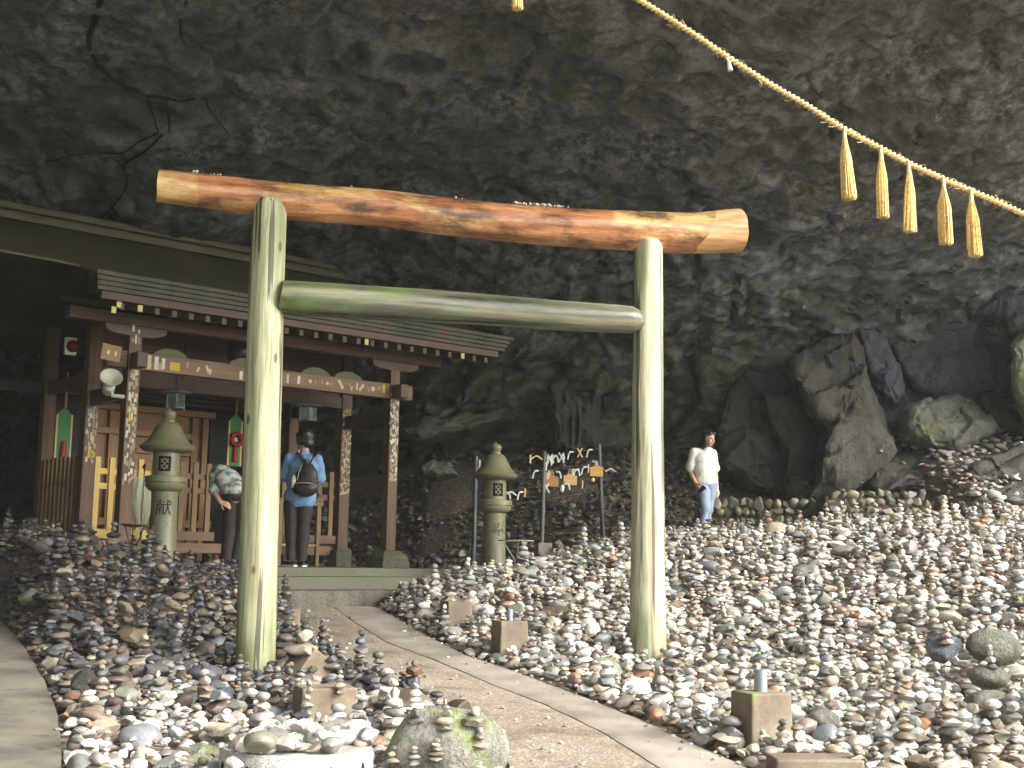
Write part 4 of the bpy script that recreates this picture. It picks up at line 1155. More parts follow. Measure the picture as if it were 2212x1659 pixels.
k = Mat('fortune paper', 0.8, srgb(216, 216, 200)); k.color(k.ramp(k.noise(k.pos(), 40, 3), [(0.35, srgb(190, 190, 172)), (0.65, srgb(232, 232, 220))])); PAPW = k.m
PAPY = Mat('yellowed fortune paper', 0.8, srgb(218, 184, 116)).m
def ribbon_mesh(pts, w, nrm, thick=0.003):
    mb = MB(); pts = [Vector(p) for p in pts]
    for a, b in zip(pts[:-1], pts[1:]):
        x = (b - a).normalized(); M = Matrix((x, Vector(nrm), x.cross(Vector(nrm)))).transposed().to_4x4(); M.translation = a
        mb.box(-0.004, (b - a).length + 0.004, -thick, thick, -w / 2, w / 2, M)
    return mb
papers = [(915, 442, 'v', 1, 'first'), (1008, 470, 'l', 0, ''), (1022, 478, 'r', 0, ''), (1045, 470, 'l', 0, ''), (1060, 455, 'k', 0, ''), (1082, 452, 'r', 0, ''), (1130, 440, 'x', 0, ''), (1205, 420, 'g', 0, ''), (1290, 400, 'x', 1, ''), (1370, 400, 'g', 0, ''), (418, 500, 'l', 0, ''), (712, 605, 'b', 0, ''),
          (900, 585, 'g', 0, ''), (998, 520, 'l', 0, ''), (1005, 600, 'k', 1, ''), (1018, 590, 'l', 0, ''), (1038, 592, 'k', 1, ''), (1105, 590, 'r', 0, ''), (1235, 568, 'k', 0, ''), (1268, 570, 'r', 0, ''), (1325, 550, 'g', 0, ''), (1365, 540, 'l', 0, ''), (662, 770, 'r', 0, ''), (768, 770, 'g', 0, ''), (812, 748, 'l', 1, ''), (1000, 705, 'x', 0, ''), (1135, 715, 'b', 0, ''), (1313, 678, 'l', 1, ''), (1403, 640, 'b', 1, ''), (1560, 552, 'v', 0, ''), (1030, 455, 'x', 0, ''), (1150, 452, 'l', 0, ''), (1255, 575, 'g', 0, ''), (690, 755, 'v', 0, ''), (1180, 690, 'r', 0, ''), (860, 455, 'l', 0, ''), (1420, 500, 'r', 0, '')]
shape_words = {'v': 'splayed like a bird', 'l': 'hanging straight', 'k': 'knotted short', 'r': 'bent over', 'x': 'tied in a cross', 'g': 'folded to a hook', 'b': 'balled round'}
def wire_word(x, y):
    if x > 1500: return 'on the stay wire past the last pole'
    lev = 'top' if y < 512 else 'second' if y < 640 else 'third'
    if x < 500: p = 'against the first pole'
    elif x < 960: p = 'between lantern and middle pole'
    elif x < 1015: p = 'touching the middle pole'
    elif x < 1065: p = 'a hand past the middle pole'
    elif x < 1240: p = 'midway between two poles'
    elif x < 1300: p = 'beyond the midway plaque'
    else: p = 'close to the last pole'
    return f'{lev} wire, {p}'
for x, y, s, col, _ in papers:
    p = at_y(*c5(x, y), wire_y(x) - 0.06)
    L_ = 0.165
    if s == 'v': pts = [(-.13, 0, -.04), (-.03, 0, .02), (.03, 0, .02), (.13, 0, -.05)]
    elif s == 'l': pts = [(.0, 0, .08), (.005, -.01, 0), (-.005, 0, -.10)]
    elif s == 'k': pts = [(-.02, 0, .06), (.02, -.01, .03), (-.02, 0, -.03), (.01, 0, -.09)]
    elif s == 'r': pts = [(-.06, 0, .05), (.02, -.01, .05), (.05, 0, -.02), (.06, 0, -.09)]
    elif s == 'x': pts = [(-.06, 0, .09), (0, -.012, 0), (.06, 0, -.11)]
    elif s == 'g': pts = [(.08, 0, .06), (.0, -.01, .06), (-.03, 0, 0), (-.055, 0, -.11)]
    else: pts = None
    if pts is None:
        V = rock_verts(2, int(x), 6, 0.85, 0.1) * np.array([.055, .03, .055 if y != 715 else .09])
        o = link('fortune_paper', np_mesh('fortune_paper', V, ICO[2][1], PAPY if col else PAPW))
    else:
        mb = ribbon_mesh(pts, 0.034, (0, 1, 0))
        if s == 'x':
            m2 = ribbon_mesh([(.055, 0.008, .09), (0, -.004, 0), (-.05, 0.008, -.11)], 0.032, (0, 1, 0)); mb.add(m2.v, m2.f)
        if s == 'k':
            m2 = ribbon_mesh([(.03, .008, .03), (-.03, .0, .01), (-.035, .0, -.08)], 0.03, (0, 1, 0)); mb.add(m2.v, m2.f)
        o = mb.build('fortune_paper', PAPY if col else PAPW)
    o.scale = (.62, .7, .66)
    o.location = p
    tag(o, f"{'yellowed' if col else 'white'} fortune paper {shape_words[s]}, {wire_word(x, y)}", 'fortune paper', 'fortune papers on the wires')
for x, y, colr, lab in ((1045, 652, srgb(150, 104, 54), 'brown wooden votive plaque hanging next to the middle pole'), (1206, 640, srgb(190, 150, 92), 'pale wooden votive plaque hanging midway along the second wire'), (1435, 565, srgb(196, 150, 64), 'golden wooden votive plaque hanging against the last pole')):
    p = at_y(*c5(x, y), wire_y(x) - 0.09)
    kk = wood('plaque wood', [(0.3, tuple(c_ * 0.8 for c_ in colr)), (0.6, colr), (0.8, tuple(min(1, c_ * 1.15) for c_ in colr))], 'X', 0.55)
    th = thing('votive_plaque', lab, 'votive plaque', p, 0.15, 'votive plaques')
    w, h = 0.10, 0.078
    MB().prism([(-w, -h), (w, -h), (w, h * .75), (0, h * 1.15), (-w, h * .75)], -.006, .006, Matrix.Rotation(PI / 2, 4, 'X')).build('board', kk.m, th, None, 0.003)
    MB().tube([(-.03, -.004, h * .9), (-.012, -.004, h * 2.0), (.012, -.004, h * 2.0), (.03, -.004, h * .9)], 0.006, 5).build('cord', PAPY, th)

# ------------------------------------------------------------------ things hung and set about the shrine
def at_s(px, py, d):
    u, z = sh(px, py, d); return shw(u, d, z)
k = Mat('verdigris bronze', 0.5); k.color(k.ramp(k.noise(k.coord('Object'), 25, 4), [(0.35, srgb(74, 84, 80)), (0.65, srgb(118, 132, 124))])); BRONZE = k.m
def hang_lantern(px, py, d, label, s, lit):
    p = at_s(px, py, d)
    th = thing('hanging_lantern', label, 'hanging lantern', p, SYAW + 0.2, 'bronze lanterns hanging from the shrine eaves')
    MB().tube([(0, 0, .12), (.004, 0, .22), (-.003, 0, .30), (0, 0, .52)], 0.008, 5).build('chain', IRON, th)
    mb = MB(); mb.lathe([(.23, .05), (.235, .06), (.12, .095), (.05, .115), (.015, .125)], 6); mb.build('roof', BRONZE, th, 30)
    MB().lathe([(.10, -.13), (.13, -.14), (.13, -.155), (.03, -.16)], 6).build('base', BRONZE, th, 30)
    for i in range(6):
        a = 2 * PI * i / 6
        MB().tube([(.125 * math.cos(a), .125 * math.sin(a), .05), (.135 * math.cos(a), .135 * math.sin(a), -.17)], .010, 5).build('corner_bar', BRONZE, th)
        a2 = a + PI / 6
        g = MB(); r = .105
        tx, ty = -math.sin(a2), math.cos(a2)
        for j in range(5):
            x = (j - 2) * .022
            q = (r * math.cos(a2) + tx * x, r * math.sin(a2) + ty * x)
            g.tube([(q[0], q[1], .045), (q[0], q[1], -.135)], .004, 4)
        for j in range(5):
            z = -.11 + j * .036
            g.tube([(r * math.cos(a2) - tx * .055, r * math.sin(a2) - ty * .055, z), (r * math.cos(a2) + tx * .055, r * math.sin(a2) + ty * .055, z)], .004, 4)
        g.build('grille', BRONZE, th)
        zz = (-.06, .02) if lit else (-.13, -.10)
    inner = MB().lathe([(.085, -.13), (.085, .04)], 6).build('paper_liner', Mat('lantern paper', 0.8, srgb(176, 186, 158) if lit else srgb(60, 72, 70)).m, th)  # liner colour alone gives the lit look; no lamp inside
hang_lantern(379, 858, 0.6, 'dark bronze lantern on a chain above the carved stone lantern', 1, False)
hang_lantern(664, 886, 0.6, 'pale-lined bronze lantern on a chain above the man with the backpack', 1, True)
# wooden gong behind the gate post
p = at_s(520, 760, 0.6)
th = thing('round_bell', 'dark round bronze bell hung under the eaves, half hidden by the torii post', 'bell', p, 0)
MB().lathe([(.02, -.20), (.12, -.18), (.18, -.10), (.195, 0), (.18, .1), (.10, .18), (.02, .2)], 28).build('shell', Mat('dark bronze', 0.35, srgb(58, 38, 30)).m, th, 60)
MB().tube([(0, 0, .19), (0, 0, .5)], .012, 6).build('hanger', IRON, th)
# horn loudspeaker
p = at_s(238, 826, -0.05)
th = thing('horn_speaker', 'white horn loudspeaker bracketed to the stickered shrine pillar', 'loudspeaker', p)
axis = Vector((0.35, -0.72, 0.52)).normalized(); Mh = axis.to_track_quat('Z', 'Y').to_matrix().to_4x4()
WP = Mat('cream plastic', 0.4, srgb(200, 204, 180)).m
V = []; mb = MB().lathe([(.035, -.06), (.045, 0), (.075, .06), (.125, .10), (.14, .105), (.14, .098), (.118, .088), (.068, .05), (.03, .0)], 32)
mb.v = [tuple(Mh @ Vector(q)) for q in mb.v]; mb.build('horn', WP, th, 40)
mb = MB().lathe([(.06, -.20), (.075, -.17), (.075, -.07), (.05, -.05)], 24); mb.v = [tuple(Mh @ Vector(q)) for q in mb.v]; mb.build('driver', WP, th, 40)
MB().tube([Mh @ Vector((.04, 0, -.12)), Vector((.02, .05, -.16)), Vector((.16, .10, -.17))], .026, 8).build('bracket', WP, th, 40)
# fire bell lamp
p = at_s(157, 748, 1.18)
th = thing('alarm_lamp', 'red alarm lamp in a white round casing high on the shrine pillar', 'alarm lamp', p, SYAW)
MB().box(-.10, .06, .0, .06, -.12, .12).build('casing', Mat('white enamel', 0.4, srgb(200, 200, 190)).m, th, None, 0.015)
mb = MB().lathe([(.085, 0), (.08, .04), (.05, .08), (.01, .095)], 20); mb.v = [(x + .0, -z, y) for x, y, z in mb.v]; mb.build('lens', Mat('dark red glass', 0.2, srgb(110, 26, 16)).m, th, 40)
# boxes on the beam noses
k = Mat('tan board', 0.65, srgb(150, 124, 82)); TAN = k.m
p = at_s(238, 762, -0.20)
o = MB().box(-.13, .13, -.03, .03, -.10, .10).build('notice_board', TAN, None, None, 0.004); o.location = p; o.rotation_euler = (0.1, 0.08, SYAW + 0.1)
tag(o, 'tan wooden board with two torn stickers beside the pillar, above the loudspeaker', 'board')
for x, w, h in ((-.04, .03, .05), (.06, .022, .06)):
    s_ = MB().box(-w / 2, w / 2, -.034, -.0305, -h / 2, h / 2).build('sticker', SM[2], o); s_.location = (x, 0, 0)
# green votive boards with red rosettes
def banner(px, py, d, h, label, rosette):
    p = at_s(px, py, d)
    th = thing('bell_banner', label, 'shrine banner', p, SYAW, 'green bell-rope boards in the shrine')
    MB().prism([(-.10, -h), (.10, -h), (.10, h * .75), (0, h), (-.10, h * .75)], -.012, .012, Matrix.Rotation(PI / 2, 4, 'X')).build('board', Mat('green brocade', 0.6, srgb(44, 120, 52)).m, th)
    for s in (-1, 1):
        MB().box(s * .105 - .012, s * .105 + .012, -.018, .014, -h, h * .72).build('edging', Mat('cream braid', 0.6, srgb(206, 176, 120)).m, th)
    RED = Mat('red silk', 0.5, srgb(150, 26, 22)).m
    MB().tube([(0, -.02, h), (0, -.02, h + .5)], .018, 8).build('cord', Mat('striped cord', 0.7, srgb(170, 110, 96)).m, th)
    if rosette:
        mb = MB()
        for i in range(10):
            a = 2 * PI * i / 10
            V = ICO[1][0] * np.array([.045, .022, .045]) + np.array([.085 * math.cos(a), -.04, .085 * math.sin(a)])
            mb.add(V, ICO[1][1].tolist())
        mb.build('rosette', RED, th, 60)
        MB().lathe([(.055, 0), (.05, .02)], 16).build('mirror', Mat('mirror disc', 0.3, srgb(206, 206, 196)).m, th).rotation_euler = (PI / 2, 0, 0)
        th.children[-1].location = (0, -.045, 0)
    MB().tube([(0, -.03, -.12), (0, -.035, -.18), (0, -.03, -.34)], [.03, .035, .05], 10).build('tassel', RED, th, 50)
banner(507, 950, 2.0, .40, 'green bell-rope board with a red rosette, half hidden by the torii post', True)
banner(137, 935, 2.3, .36, 'green bell-rope board with a red tassel in the dark end bay of the shrine', False)
# clear umbrella hooked on the fence
p = at_s(308, 1088, 1.12)
th = thing('clear_umbrella', 'furled clear plastic umbrella hooked over the yellow pickets', 'umbrella', p, SYAW)
k = Mat('clear vinyl', 0.1, srgb(236, 242, 222)); k.b.inputs['Transmission Weight'].default_value = 0.6; k.b.inputs['IOR'].default_value = 1.2; VIN = k.m
mb = MB(); V = []; F = []; seg = 32; rows = 14
for j in range(rows):
    t = j / (rows - 1); z = .36 - .74 * t
    R_ = .115 * (0.85 + .5 * math.sin(PI * min(1, t * 1.05))) * (1 - .86 * t ** 2.2)
    for q in range(seg):
        a = 2 * PI * q / seg; r = R_ * (1 + .28 * math.cos(8 * a + 2 * t)) 
        V.append((r * math.cos(a), .6 * r * math.sin(a), z))
for j in range(rows - 1):
    for q in range(seg): F.append((j * seg + q, j * seg + (q + 1) % seg, (j + 1) * seg + (q + 1) % seg, (j + 1) * seg + q))
mb.add(V, F).build('canopy', VIN, th, 40)
BLK = Mat('black plastic', 0.4, srgb(28, 28, 26)).m
MB().tube([(0, 0, -.5), (0, 0, .46)], .008, 6).build('shaft', BLK, th)
MB().tube([(0, 0, .44), (0, 0, .50), (.02, .03, .535), (.02, .07, .53), (.015, .09, .49)], .013, 8).build('handle', BLK, th, 50)
MB().tube([(0, 0, -.38), (0, 0, -.47)], [.022, .012], 8).build('ferrule', BLK, th)
# offering rack before the fence
ra, rb = sh(606, 1090, 0.55), sh(688, 1084, 0.55)
th = thing('wooden_rack', 'brown open wooden rack with a low shelf, beside the man with the backpack', 'rack', shw(ra[0], 0.55, 1.50), SYAW)
w = rb[0] - ra[0]; h = rb[1] - 1.50
for x in (0, w):
    for y in (0, .42):
        MB().box(x - .028, x + .028, y - .028, y + .028, 0, h).build('leg', WBX, th, None, .004)
MB().box(-.06, w + .06, -.04, -.030, h - .06, h).build('rail', WBX, th); MB().box(-.06, w + .06, .45, .46, h - .06, h).build('rail', WBX, th)
MB().box(-.06, w + .06, -.06, .48, h + .002, h + .03).build('top_board', WBX, th, None, .004)
MB().box(.03, w - .03, -.02, .44, .28, .315).build('shelf', WG, th, None, .004)

# ------------------------------------------------------------------ concrete footings, granite base
k = Mat('cast concrete block', 0.75)
v = k.coord('Object'); n1 = k.noise(v, 3.2, 6, 0.6); n2 = k.noise(v, 50, 5, 0.7)
c = k.ramp(n1, [(0.3, srgb(88, 76, 64)), (0.5, srgb(124, 110, 92)), (0.7, srgb(148, 136, 112))])
tc = k.n('TexCoord'); sp = k.n('SeparateXYZ'); k.l(tc.outputs['Object'], sp.inputs[0])
gm = k.math('MULTIPLY', k.ramp(sp.outputs['Z'], [(0.2, 0.0), (0.32, 0.7)]), k.ramp(k.noise(v, 6, 4), [(0.5, 0.0), (0.62, 1.0)]))
k.color(k.mix(gm, k.mix(k.ramp(n2, [(0.3, 0.25), (0.6, 0.0)]), c, srgb(70, 60, 50)), srgb(108, 124, 58)))
k.bump(n2, 0.4, 0.006); BLOCK = k.m
k = Mat('zinc pipe', 0.4, srgb(150, 160, 166)); k.b.inputs['Metallic'].default_value = 0.6; ZINC = k.m
BLOCKS = []
def block(px, pyb, w, h, d, yaw, label, tilt=(0, 0), pipe=None, sink=0.05, y=None):
    p = on_path(px, pyb) if y is None else at_y(px, pyb, y)
    th = thing('concrete_footing', label, 'concrete block', p, yaw, 'square concrete footings along the path')
    th.rotation_euler = (tilt[0], tilt[1], yaw)
    mb = MB(); a, b = w / 2, d / 2; t = 0.94
    vs = [(-a, -b, -sink), (a, -b, -sink), (a, b, -sink), (-a, b, -sink), (-a * t, -b * t, h), (a * t, -b * t, h), (a * t, b * t, h), (-a * t, b * t, h)]
    mb.add(vs, [(3, 2, 1, 0), (4, 5, 6, 7), (0, 1, 5, 4), (1, 2, 6, 5), (2, 3, 7, 6), (3, 0, 4, 7)])
    o = mb.build('block', BLOCK, th, None, 0.012); BLOCKS.append(o)
    if pipe:
        q = MB().lathe([(pipe[1], h - .02), (pipe[1], h + pipe[0]), (pipe[1] * .8, h + pipe[0]), (pipe[1] * .8, h)], 16).build('pipe', ZINC, th, 40)
    return th
block(985, 1366, 0.27, 0.31, 0.26, 0.36, 'tall brown concrete footing on the far side of the path, nearest the steps')
block(1100, 1418, 0.27, 0.31, 0.26, 0.36, 'brown concrete footing with a mossy top edge, middle one beside the path', pipe=(.10, .03))
block(1645, 1612, 0.29, 0.32, 0.26, 0.36, 'sunlit buff concrete footing at the near end of the path, with a pipe on top', pipe=(.13, .04))
block(700, 1572, 0.37, 0.255, 0.30, 0.36, 'grey-green concrete footing half buried behind the granite base', pipe=None)
block(618, 1368, 0.24, 0.24, 0.24, 0.35, 'brown concrete footing showing from behind the torii post')
block(640, 1478, 0.26, 0.28, 0.22, 0.9, 'dark concrete footing tipped over against the torii post', tilt=(0.25, 0.55), sink=0.1)
block(1760, 1675, 0.50, 0.10, 0.26, 0.03, 'long grey concrete slab lying at the bottom edge among the stones', sink=0.1)

k = Mat('speckled granite', 0.5)
v = k.coord('Object'); n1 = k.noise(v, 130, 2, 0.8); n2 = k.noise(v, 5, 5, 0.6)
c = k.mix(k.ramp(n1, [(0.38, 0.0), (0.62, 1.0)]), srgb(116, 118, 116), srgb(206, 208, 202))
k.color(k.mix(k.ramp(n2, [(0.45, 0.0), (0.65, 0.65)]), c, srgb(122, 110, 88))); k.bump(n1, 0.25, 0.003); GRW = k.m
GC = at_y(643, 1610, 6.45); 
granite = thing('granite_base', 'round speckled granite base carved with petals, heaped with stacked stones', 'stone base', GC)
R0 = 0.378
GTOP = 0.0
mb = MB().lathe([(R0 * 1.01, -.55), (R0, -.03), (R0 - .012, .0), (R0 - .10, .004), (0.02, .006)], 64)
gdrum = mb.build('drum', GRW, granite, 40)
for a0 in (-1.05, -0.50, 0.05, 0.60, 1.15):
    for da in (-.10, 0.0, .10):
        if da == 0:
            V = ICO[2][0] * np.array([.014, .012, .05]); zc = -.10
        else: V = ICO[2][0] * np.array([.032, .012, .018]); zc = -.115
        a = a0 + da
        M = np.array(Matrix.Rotation(a, 3, 'Z') @ Matrix.Rotation(-da * 5, 3, 'Y'))
        V = V @ M.T + np.array([R0 * math.sin(a), -R0 * math.cos(a), zc])
        link('carved_petal', np_mesh('carved_petal', V, ICO[2][1], HOLLOW_SHADE), granite)  # petals coloured near-black as the shade in the carving
# ------------------------------------------------------------------ people
def cap_mesh(mb, a, b, ra, rb, seg=14, sq=(1, 1)):
    a, b = Vector(a), Vector(b)
    t = (b - a); L_ = t.length
    t = t / L_ if L_ > 1e-6 else Vector((0, 0, 1))
    pts = []; rad = []
    for q in (-85, -60, -35, -12): pts.append(a + t * ra * math.sin(math.radians(q))); rad.append(ra * math.cos(math.radians(q)))
    for q in (0, 0.33, 0.66, 1): pts.append(a.lerp(b, q)); rad.append(ra + (rb - ra) * q)
    for q in (12, 35, 60, 85): pts.append(b + t * rb * math.sin(math.radians(q))); rad.append(rb * math.cos(math.radians(q)))
    mb.tube(pts, rad, seg)
def ell(mb, c, r, rot=None, sub=3):
    V = ICO[sub][0] * np.array(r)
    if rot is not None: V = V @ np.array(Euler(rot).to_matrix()).T
    mb.add(V + np.array(c), ICO[sub][1].tolist())
def fuse(mb, name, mat, parent, voxel, smooth=4, wrinkle=0.0, wscale=14, clips=(), seed=1, solid=0.0):
    me = mb.mesh(name)
    o = bpy.data.objects.new(name, me); COL.objects.link(o)
    m = o.modifiers.new('r', 'REMESH'); m.mode = 'VOXEL'; m.voxel_size = voxel
    s = o.modifiers.new('s', 'SMOOTH'); s.factor = 0.5; s.iterations = smooth
    dg = bpy.context.evaluated_depsgraph_get(); dg.update()
    m2 = bpy.data.meshes.new_from_object(o.evaluated_get(dg)); bpy.data.objects.remove(o); m2.name = name
    if wrinkle:
        V = np.array([v.co[:] for v in m2.vertices]); N = np.array([v.normal[:] for v in m2.vertices])
        w = fbm(V * np.array([wscale, wscale, wscale * 0.8]), 3, seed) + 0.7 * (1 - 2 * np.abs(vnoise(V * np.array([wscale * .5, wscale * .5, wscale * 1.0]) + 3, seed + 3)))
        m2.vertices.foreach_set('co', (V + N * (wrinkle * w)[:, None]).astype(np.float32).ravel())
    if clips:
        bm = bmesh.new(); bm.from_mesh(m2)
        for co, no in clips:
            bmesh.ops.bisect_plane(bm, geom=bm.verts[:] + bm.edges[:] + bm.faces[:], plane_co=co, plane_no=no, clear_outer=True)
        bm.to_mesh(m2); bm.free()
    m2.materials.clear(); m2.materials.append(mat)
    m2.polygons.foreach_set('use_smooth', [True] * len(m2.polygons))
    m2.update()
    return link(name, m2, parent)
def hand(mb, wrist, tip, side, curl, s=1.0):
    """palm and five fingers; tip: where the middle finger points; side: direction of the thumb; curl: direction the fingers bend"""
    w, t = Vector(wrist), Vector(tip)
    d = (t - w).normalized(); sd = Vector(side); sd = (sd - d * sd.dot(d)).normalized(); cu = Vector(curl); cu = (cu - d * cu.dot(d)).normalized()
    for q in (-0.024, -0.008, 0.008, 0.024):
        cap_mesh(mb, w + sd * q * 0.6 * s, w + d * 0.085 * s + sd * q * s, 0.016 * s, 0.0125 * s, 10)
    for q, l in ((0.027, 0.068), (0.009, 0.078), (-0.009, 0.073), (-0.026, 0.056)):
        a = w + d * 0.085 * s + sd * q * s
        b = a + (d * 0.9 + cu * 0.25).normalized() * l * 0.5 * s
        c = b + (d * 0.65 + cu * 0.7).normalized() * l * 0.5 * s
        cap_mesh(mb, a, b, 0.0095 * s, 0.0088 * s, 9); cap_mesh(mb, b, c, 0.0088 * s, 0.0075 * s, 9)
    a = w + d * 0.03 * s + sd * 0.026 * s; b = a + (d * 0.55 + sd * 0.75 + cu * 0.2).normalized() * 0.04 * s; c = b + (d * 0.9 + sd * 0.2 + cu * 0.4).normalized() * 0.032 * s
    cap_mesh(mb, a, b, 0.0125 * s, 0.0105 * s, 9); cap_mesh(mb, b, c, 0.0105 * s, 0.0085 * s, 9)
def head(mb, c, f, up=(0, 0, 1), s=1.0):
    """skull, jaw, nose, lips, ears; f: where the face points. returns a frame"""
    c, f = Vector(c), Vector(f).normalized(); u = Vector(up); r = f.cross(u).normalized(); u = r.cross(f)
    M = Matrix((r, f, u)).transposed()
    P_ = lambda x, y, z: c + M @ Vector((x, y, z)) * s
    rot = M.to_euler()
    ell(mb, P_(0, -.005, .03), (.074 * s, .092 * s, .088 * s), rot); ell(mb, P_(0, .022, -.035), (.060 * s, .066 * s, .070 * s), rot); ell(mb, P_(0, .048, -.078), (.034 * s, .030 * s, .026 * s), rot)
    ell(mb, P_(0, .092, -.018), (.013 * s, .020 * s, .018 * s), rot, 2); ell(mb, P_(0, .083, .008), (.009 * s, .013 * s, .026 * s), rot, 2)
    ell(mb, P_(0, .083, -.053), (.022 * s, .010 * s, .009 * s), rot, 2)
    for q in (-1, 1):
        ell(mb, P_(q * .076, -.008, -.005), (.010 * s, .018 * s, .030 * s), rot, 2)
        ell(mb, P_(q * .033, .066, -.022), (.026 * s, .020 * s, .022 * s), rot, 2)
    return P_, rot, M
def features(P_, rot, parent, s=1.0):
    EYE = Mat('dark iris', 0.25, srgb(26, 20, 18)).m; LIP = Mat('lip', 0.5, srgb(176, 96, 84)).m; BROW = Mat('brow', 0.8, srgb(40, 32, 28)).m
    for q in (-1, 1):
        mb = MB(); ell(mb, P_(q * .031, .080, .008), (.014 * s, .006 * s, .005 * s), rot, 2); mb.build('eye', EYE, parent, 60)
        mb = MB(); ell(mb, P_(q * .032, .085, .028), (.019 * s, .005 * s, .0035 * s), rot, 2); mb.build('eyebrow', BROW, parent, 60)
    mb = MB(); ell(mb, P_(0, .090, -.053), (.020 * s, .006 * s, .0055 * s), rot, 2); mb.build('lips', LIP, parent, 60)
def cloth(name, c0, c1, rough=0.8, scale=30):
    k = Mat(name, rough); v = k.coord('Object'); n = k.noise(v, scale, 5, 0.6)
    k.color(k.mix(n, c0, c1)); k.bump(k.noise(v, 160, 3), 0.15, 0.003); return k.m
k = Mat('skin', 0.5, srgb(206, 158, 126)); k.b.inputs['Subsurface Weight'].default_value = 0.15; k.b.inputs['Subsurface Radius'].default_value = (0.012, 0.005, 0.003); SKIN = k.m
k = Mat('black hair', 0.42); k.color(k.mix(k.noise(k.coord('Object', (1, 1, .15)), 60, 4), srgb(16, 14, 14), srgb(44, 36, 32))); k.bump(k.noise(k.coord('Object', (1, 1, .12)), 70, 4), 0.5, 0.01); HAIR = k.m
def shoe(parent, c, dirv, name='shoe', L_=0.26, top=None, sole=None):
    d = Vector(dirv).normalized(); M = Matrix((d, Vector((0, 0, 1)).cross(d), Vector((0, 0, 1)))).transposed().to_4x4(); M.translation = c
    mb = MB(); ell(mb, (0, 0, .045), (.05, .04, .055)); ell(mb, (.10, 0, .035), (.09, .042, .036)); ell(mb, (-.03, 0, .035), (.05, .038, .036))
    mb.v = [tuple(M @ Vector(v)) for v in mb.v]
    o = fuse(mb, name, top, parent, 0.008, 2)
    q = [(-.085, -.02), (-.075, -.038), (.0, -.037), (.10, -.046), (.17, -.034), (.195, 0), (.17, .034), (.10, .046), (.0, .037), (-.075, .038), (-.085, .02)]
    MB().prism(q, 0.0, 0.026, M).build('sole', sole, o, None, 0.005)

# woman in a white t-shirt standing on the far lane, phone in hand
WPOS = at_y(1519, 1163, 18.3); WPOS.z = min(WPOS.z, WPOS.z)
wom = thing('person', 'woman in white t-shirt and pale jeans holding a phone, standing by the boulders', 'person', WPOS, 0, 'visitors in the cave')
hc, hf = (.085, -.01, 1.452), (.62, -.76, -.18)
mb = MB()
P_, hr_, HM = head(mb, hc, hf, s=1.02)
cap_mesh(mb, (.062, .02, 1.24), (.08, .005, 1.40), .058, .048)
ell(mb, (.02, .02, 1.14), (.135, .085, .15)); ell(mb, (.04, .01, .95), (.125, .085, .16)); ell(mb, (.06, .01, .80), (.14, .095, .12))
for a, b, ra, rb in (((-.125, -.0, 1.25), (-.185, .05, 1.0), .044, .036), ((-.185, .05, 1.0), (-.115, -.06, .80), .038, .025), ((.155, .07, 1.243), (.20, .10, .975), .044, .035), ((.20, .10, .975), (.215, .04, .74), .036, .024),
                     ((.0, -.02, .76), (.03, -.06, .42), .082, .055), ((.03, -.06, .42), (-.035, -.02, .09), .052, .034), ((.12, .04, .76), (.085, .05, .42), .082, .055), ((.085, .05, .42), (.05, .12, .09), .052, .034)):
    cap_mesh(mb, a, b, ra, rb)
hand(mb, (-.115, -.06, .80), (-.055, -.12, .66), (.5, -.8, .2), (.9, .2, 0)); hand(mb, (.215, .04, .74), (.235, .0, .56), (-.6, -.6, 0), (-.5, .2, 0))
fuse(mb, 'body', SKIN, wom, 0.0068, 3)
features(P_, hr_, wom, 1.02)
mb = MB()
ell(mb, P_(0, -.028, .045), (.092, .098, .092), hr_); ell(mb, P_(0, -.055, -.045), (.098, .074, .115), hr_); ell(mb, P_(-.084, .0, -.05), (.028, .056, .115), hr_); ell(mb, P_(.084, .0, -.05), (.028, .056, .115), hr_); ell(mb, P_(.035, .062, .082), (.05, .03, .028), hr_); ell(mb, P_(-.04, .058, .082), (.045, .03, .03), hr_)
fuse(mb, 'hair', HAIR, wom, 0.009, 4, 0.004, 30)
WHITE = cloth('white cotton', srgb(214, 216, 202), srgb(232, 234, 222), 0.85, 12)
mb = MB()
ell(mb, (.015, .02, 1.16), (.155, .112, .15)); ell(mb, (.03, .015, 1.0), (.155, .115, .21)); ell(mb, (.055, .01, .84), (.165, .122, .17)); cap_mesh(mb, (-.11, .0, 1.262), (.145, .06, 1.255), .057, .057); cap_mesh(mb, (.05, .012, 1.235), (.068, .005, 1.30), .085, .074)
cap_mesh(mb, (-.125, .0, 1.256), (-.180, .045, 1.03), .064, .068); cap_mesh(mb, (.158, .07, 1.248), (.198, .095, 1.03), .062, .065)
fuse(mb, 't_shirt', WHITE, wom, 0.0085, 5, 0.011, 7, [((.07, 0, 1.318), (0, 0, 1)), ((0, 0, .765), (.25, 0, -1)), ], 5)
JEAN = cloth('pale denim', srgb(112, 128, 152), srgb(158, 170, 190), 0.8, 18)
mb = MB()
ell(mb, (.06, .01, .80), (.158, .112, .115))
for a, b, ra, rb in (((.0, -.02, .75), (.03, -.06, .42), .095, .066), ((.03, -.06, .42), (-.04, -.02, .05), .064, .050), ((.12, .04, .75), (.085, .05, .42), .095, .066), ((.085, .05, .42), (.045, .12, .05), .064, .050)): cap_mesh(mb, a, b, ra, rb)
fuse(mb, 'jeans', JEAN, wom, 0.0085, 4, 0.009, 12, [((0, 0, .05), (0, 0, -1)), ((0, 0, .87), (0, 0, 1))], 9)
SHW = Mat('white shoe', 0.6, srgb(190, 188, 180)).m
shoe(wom, Vector((-.035, -.03, 0)), (.3, -.9, 0), top=SHW, sole=SHW); shoe(wom, Vector((.05, .11, 0)), (.6, -.7, 0), top=SHW, sole=SHW)
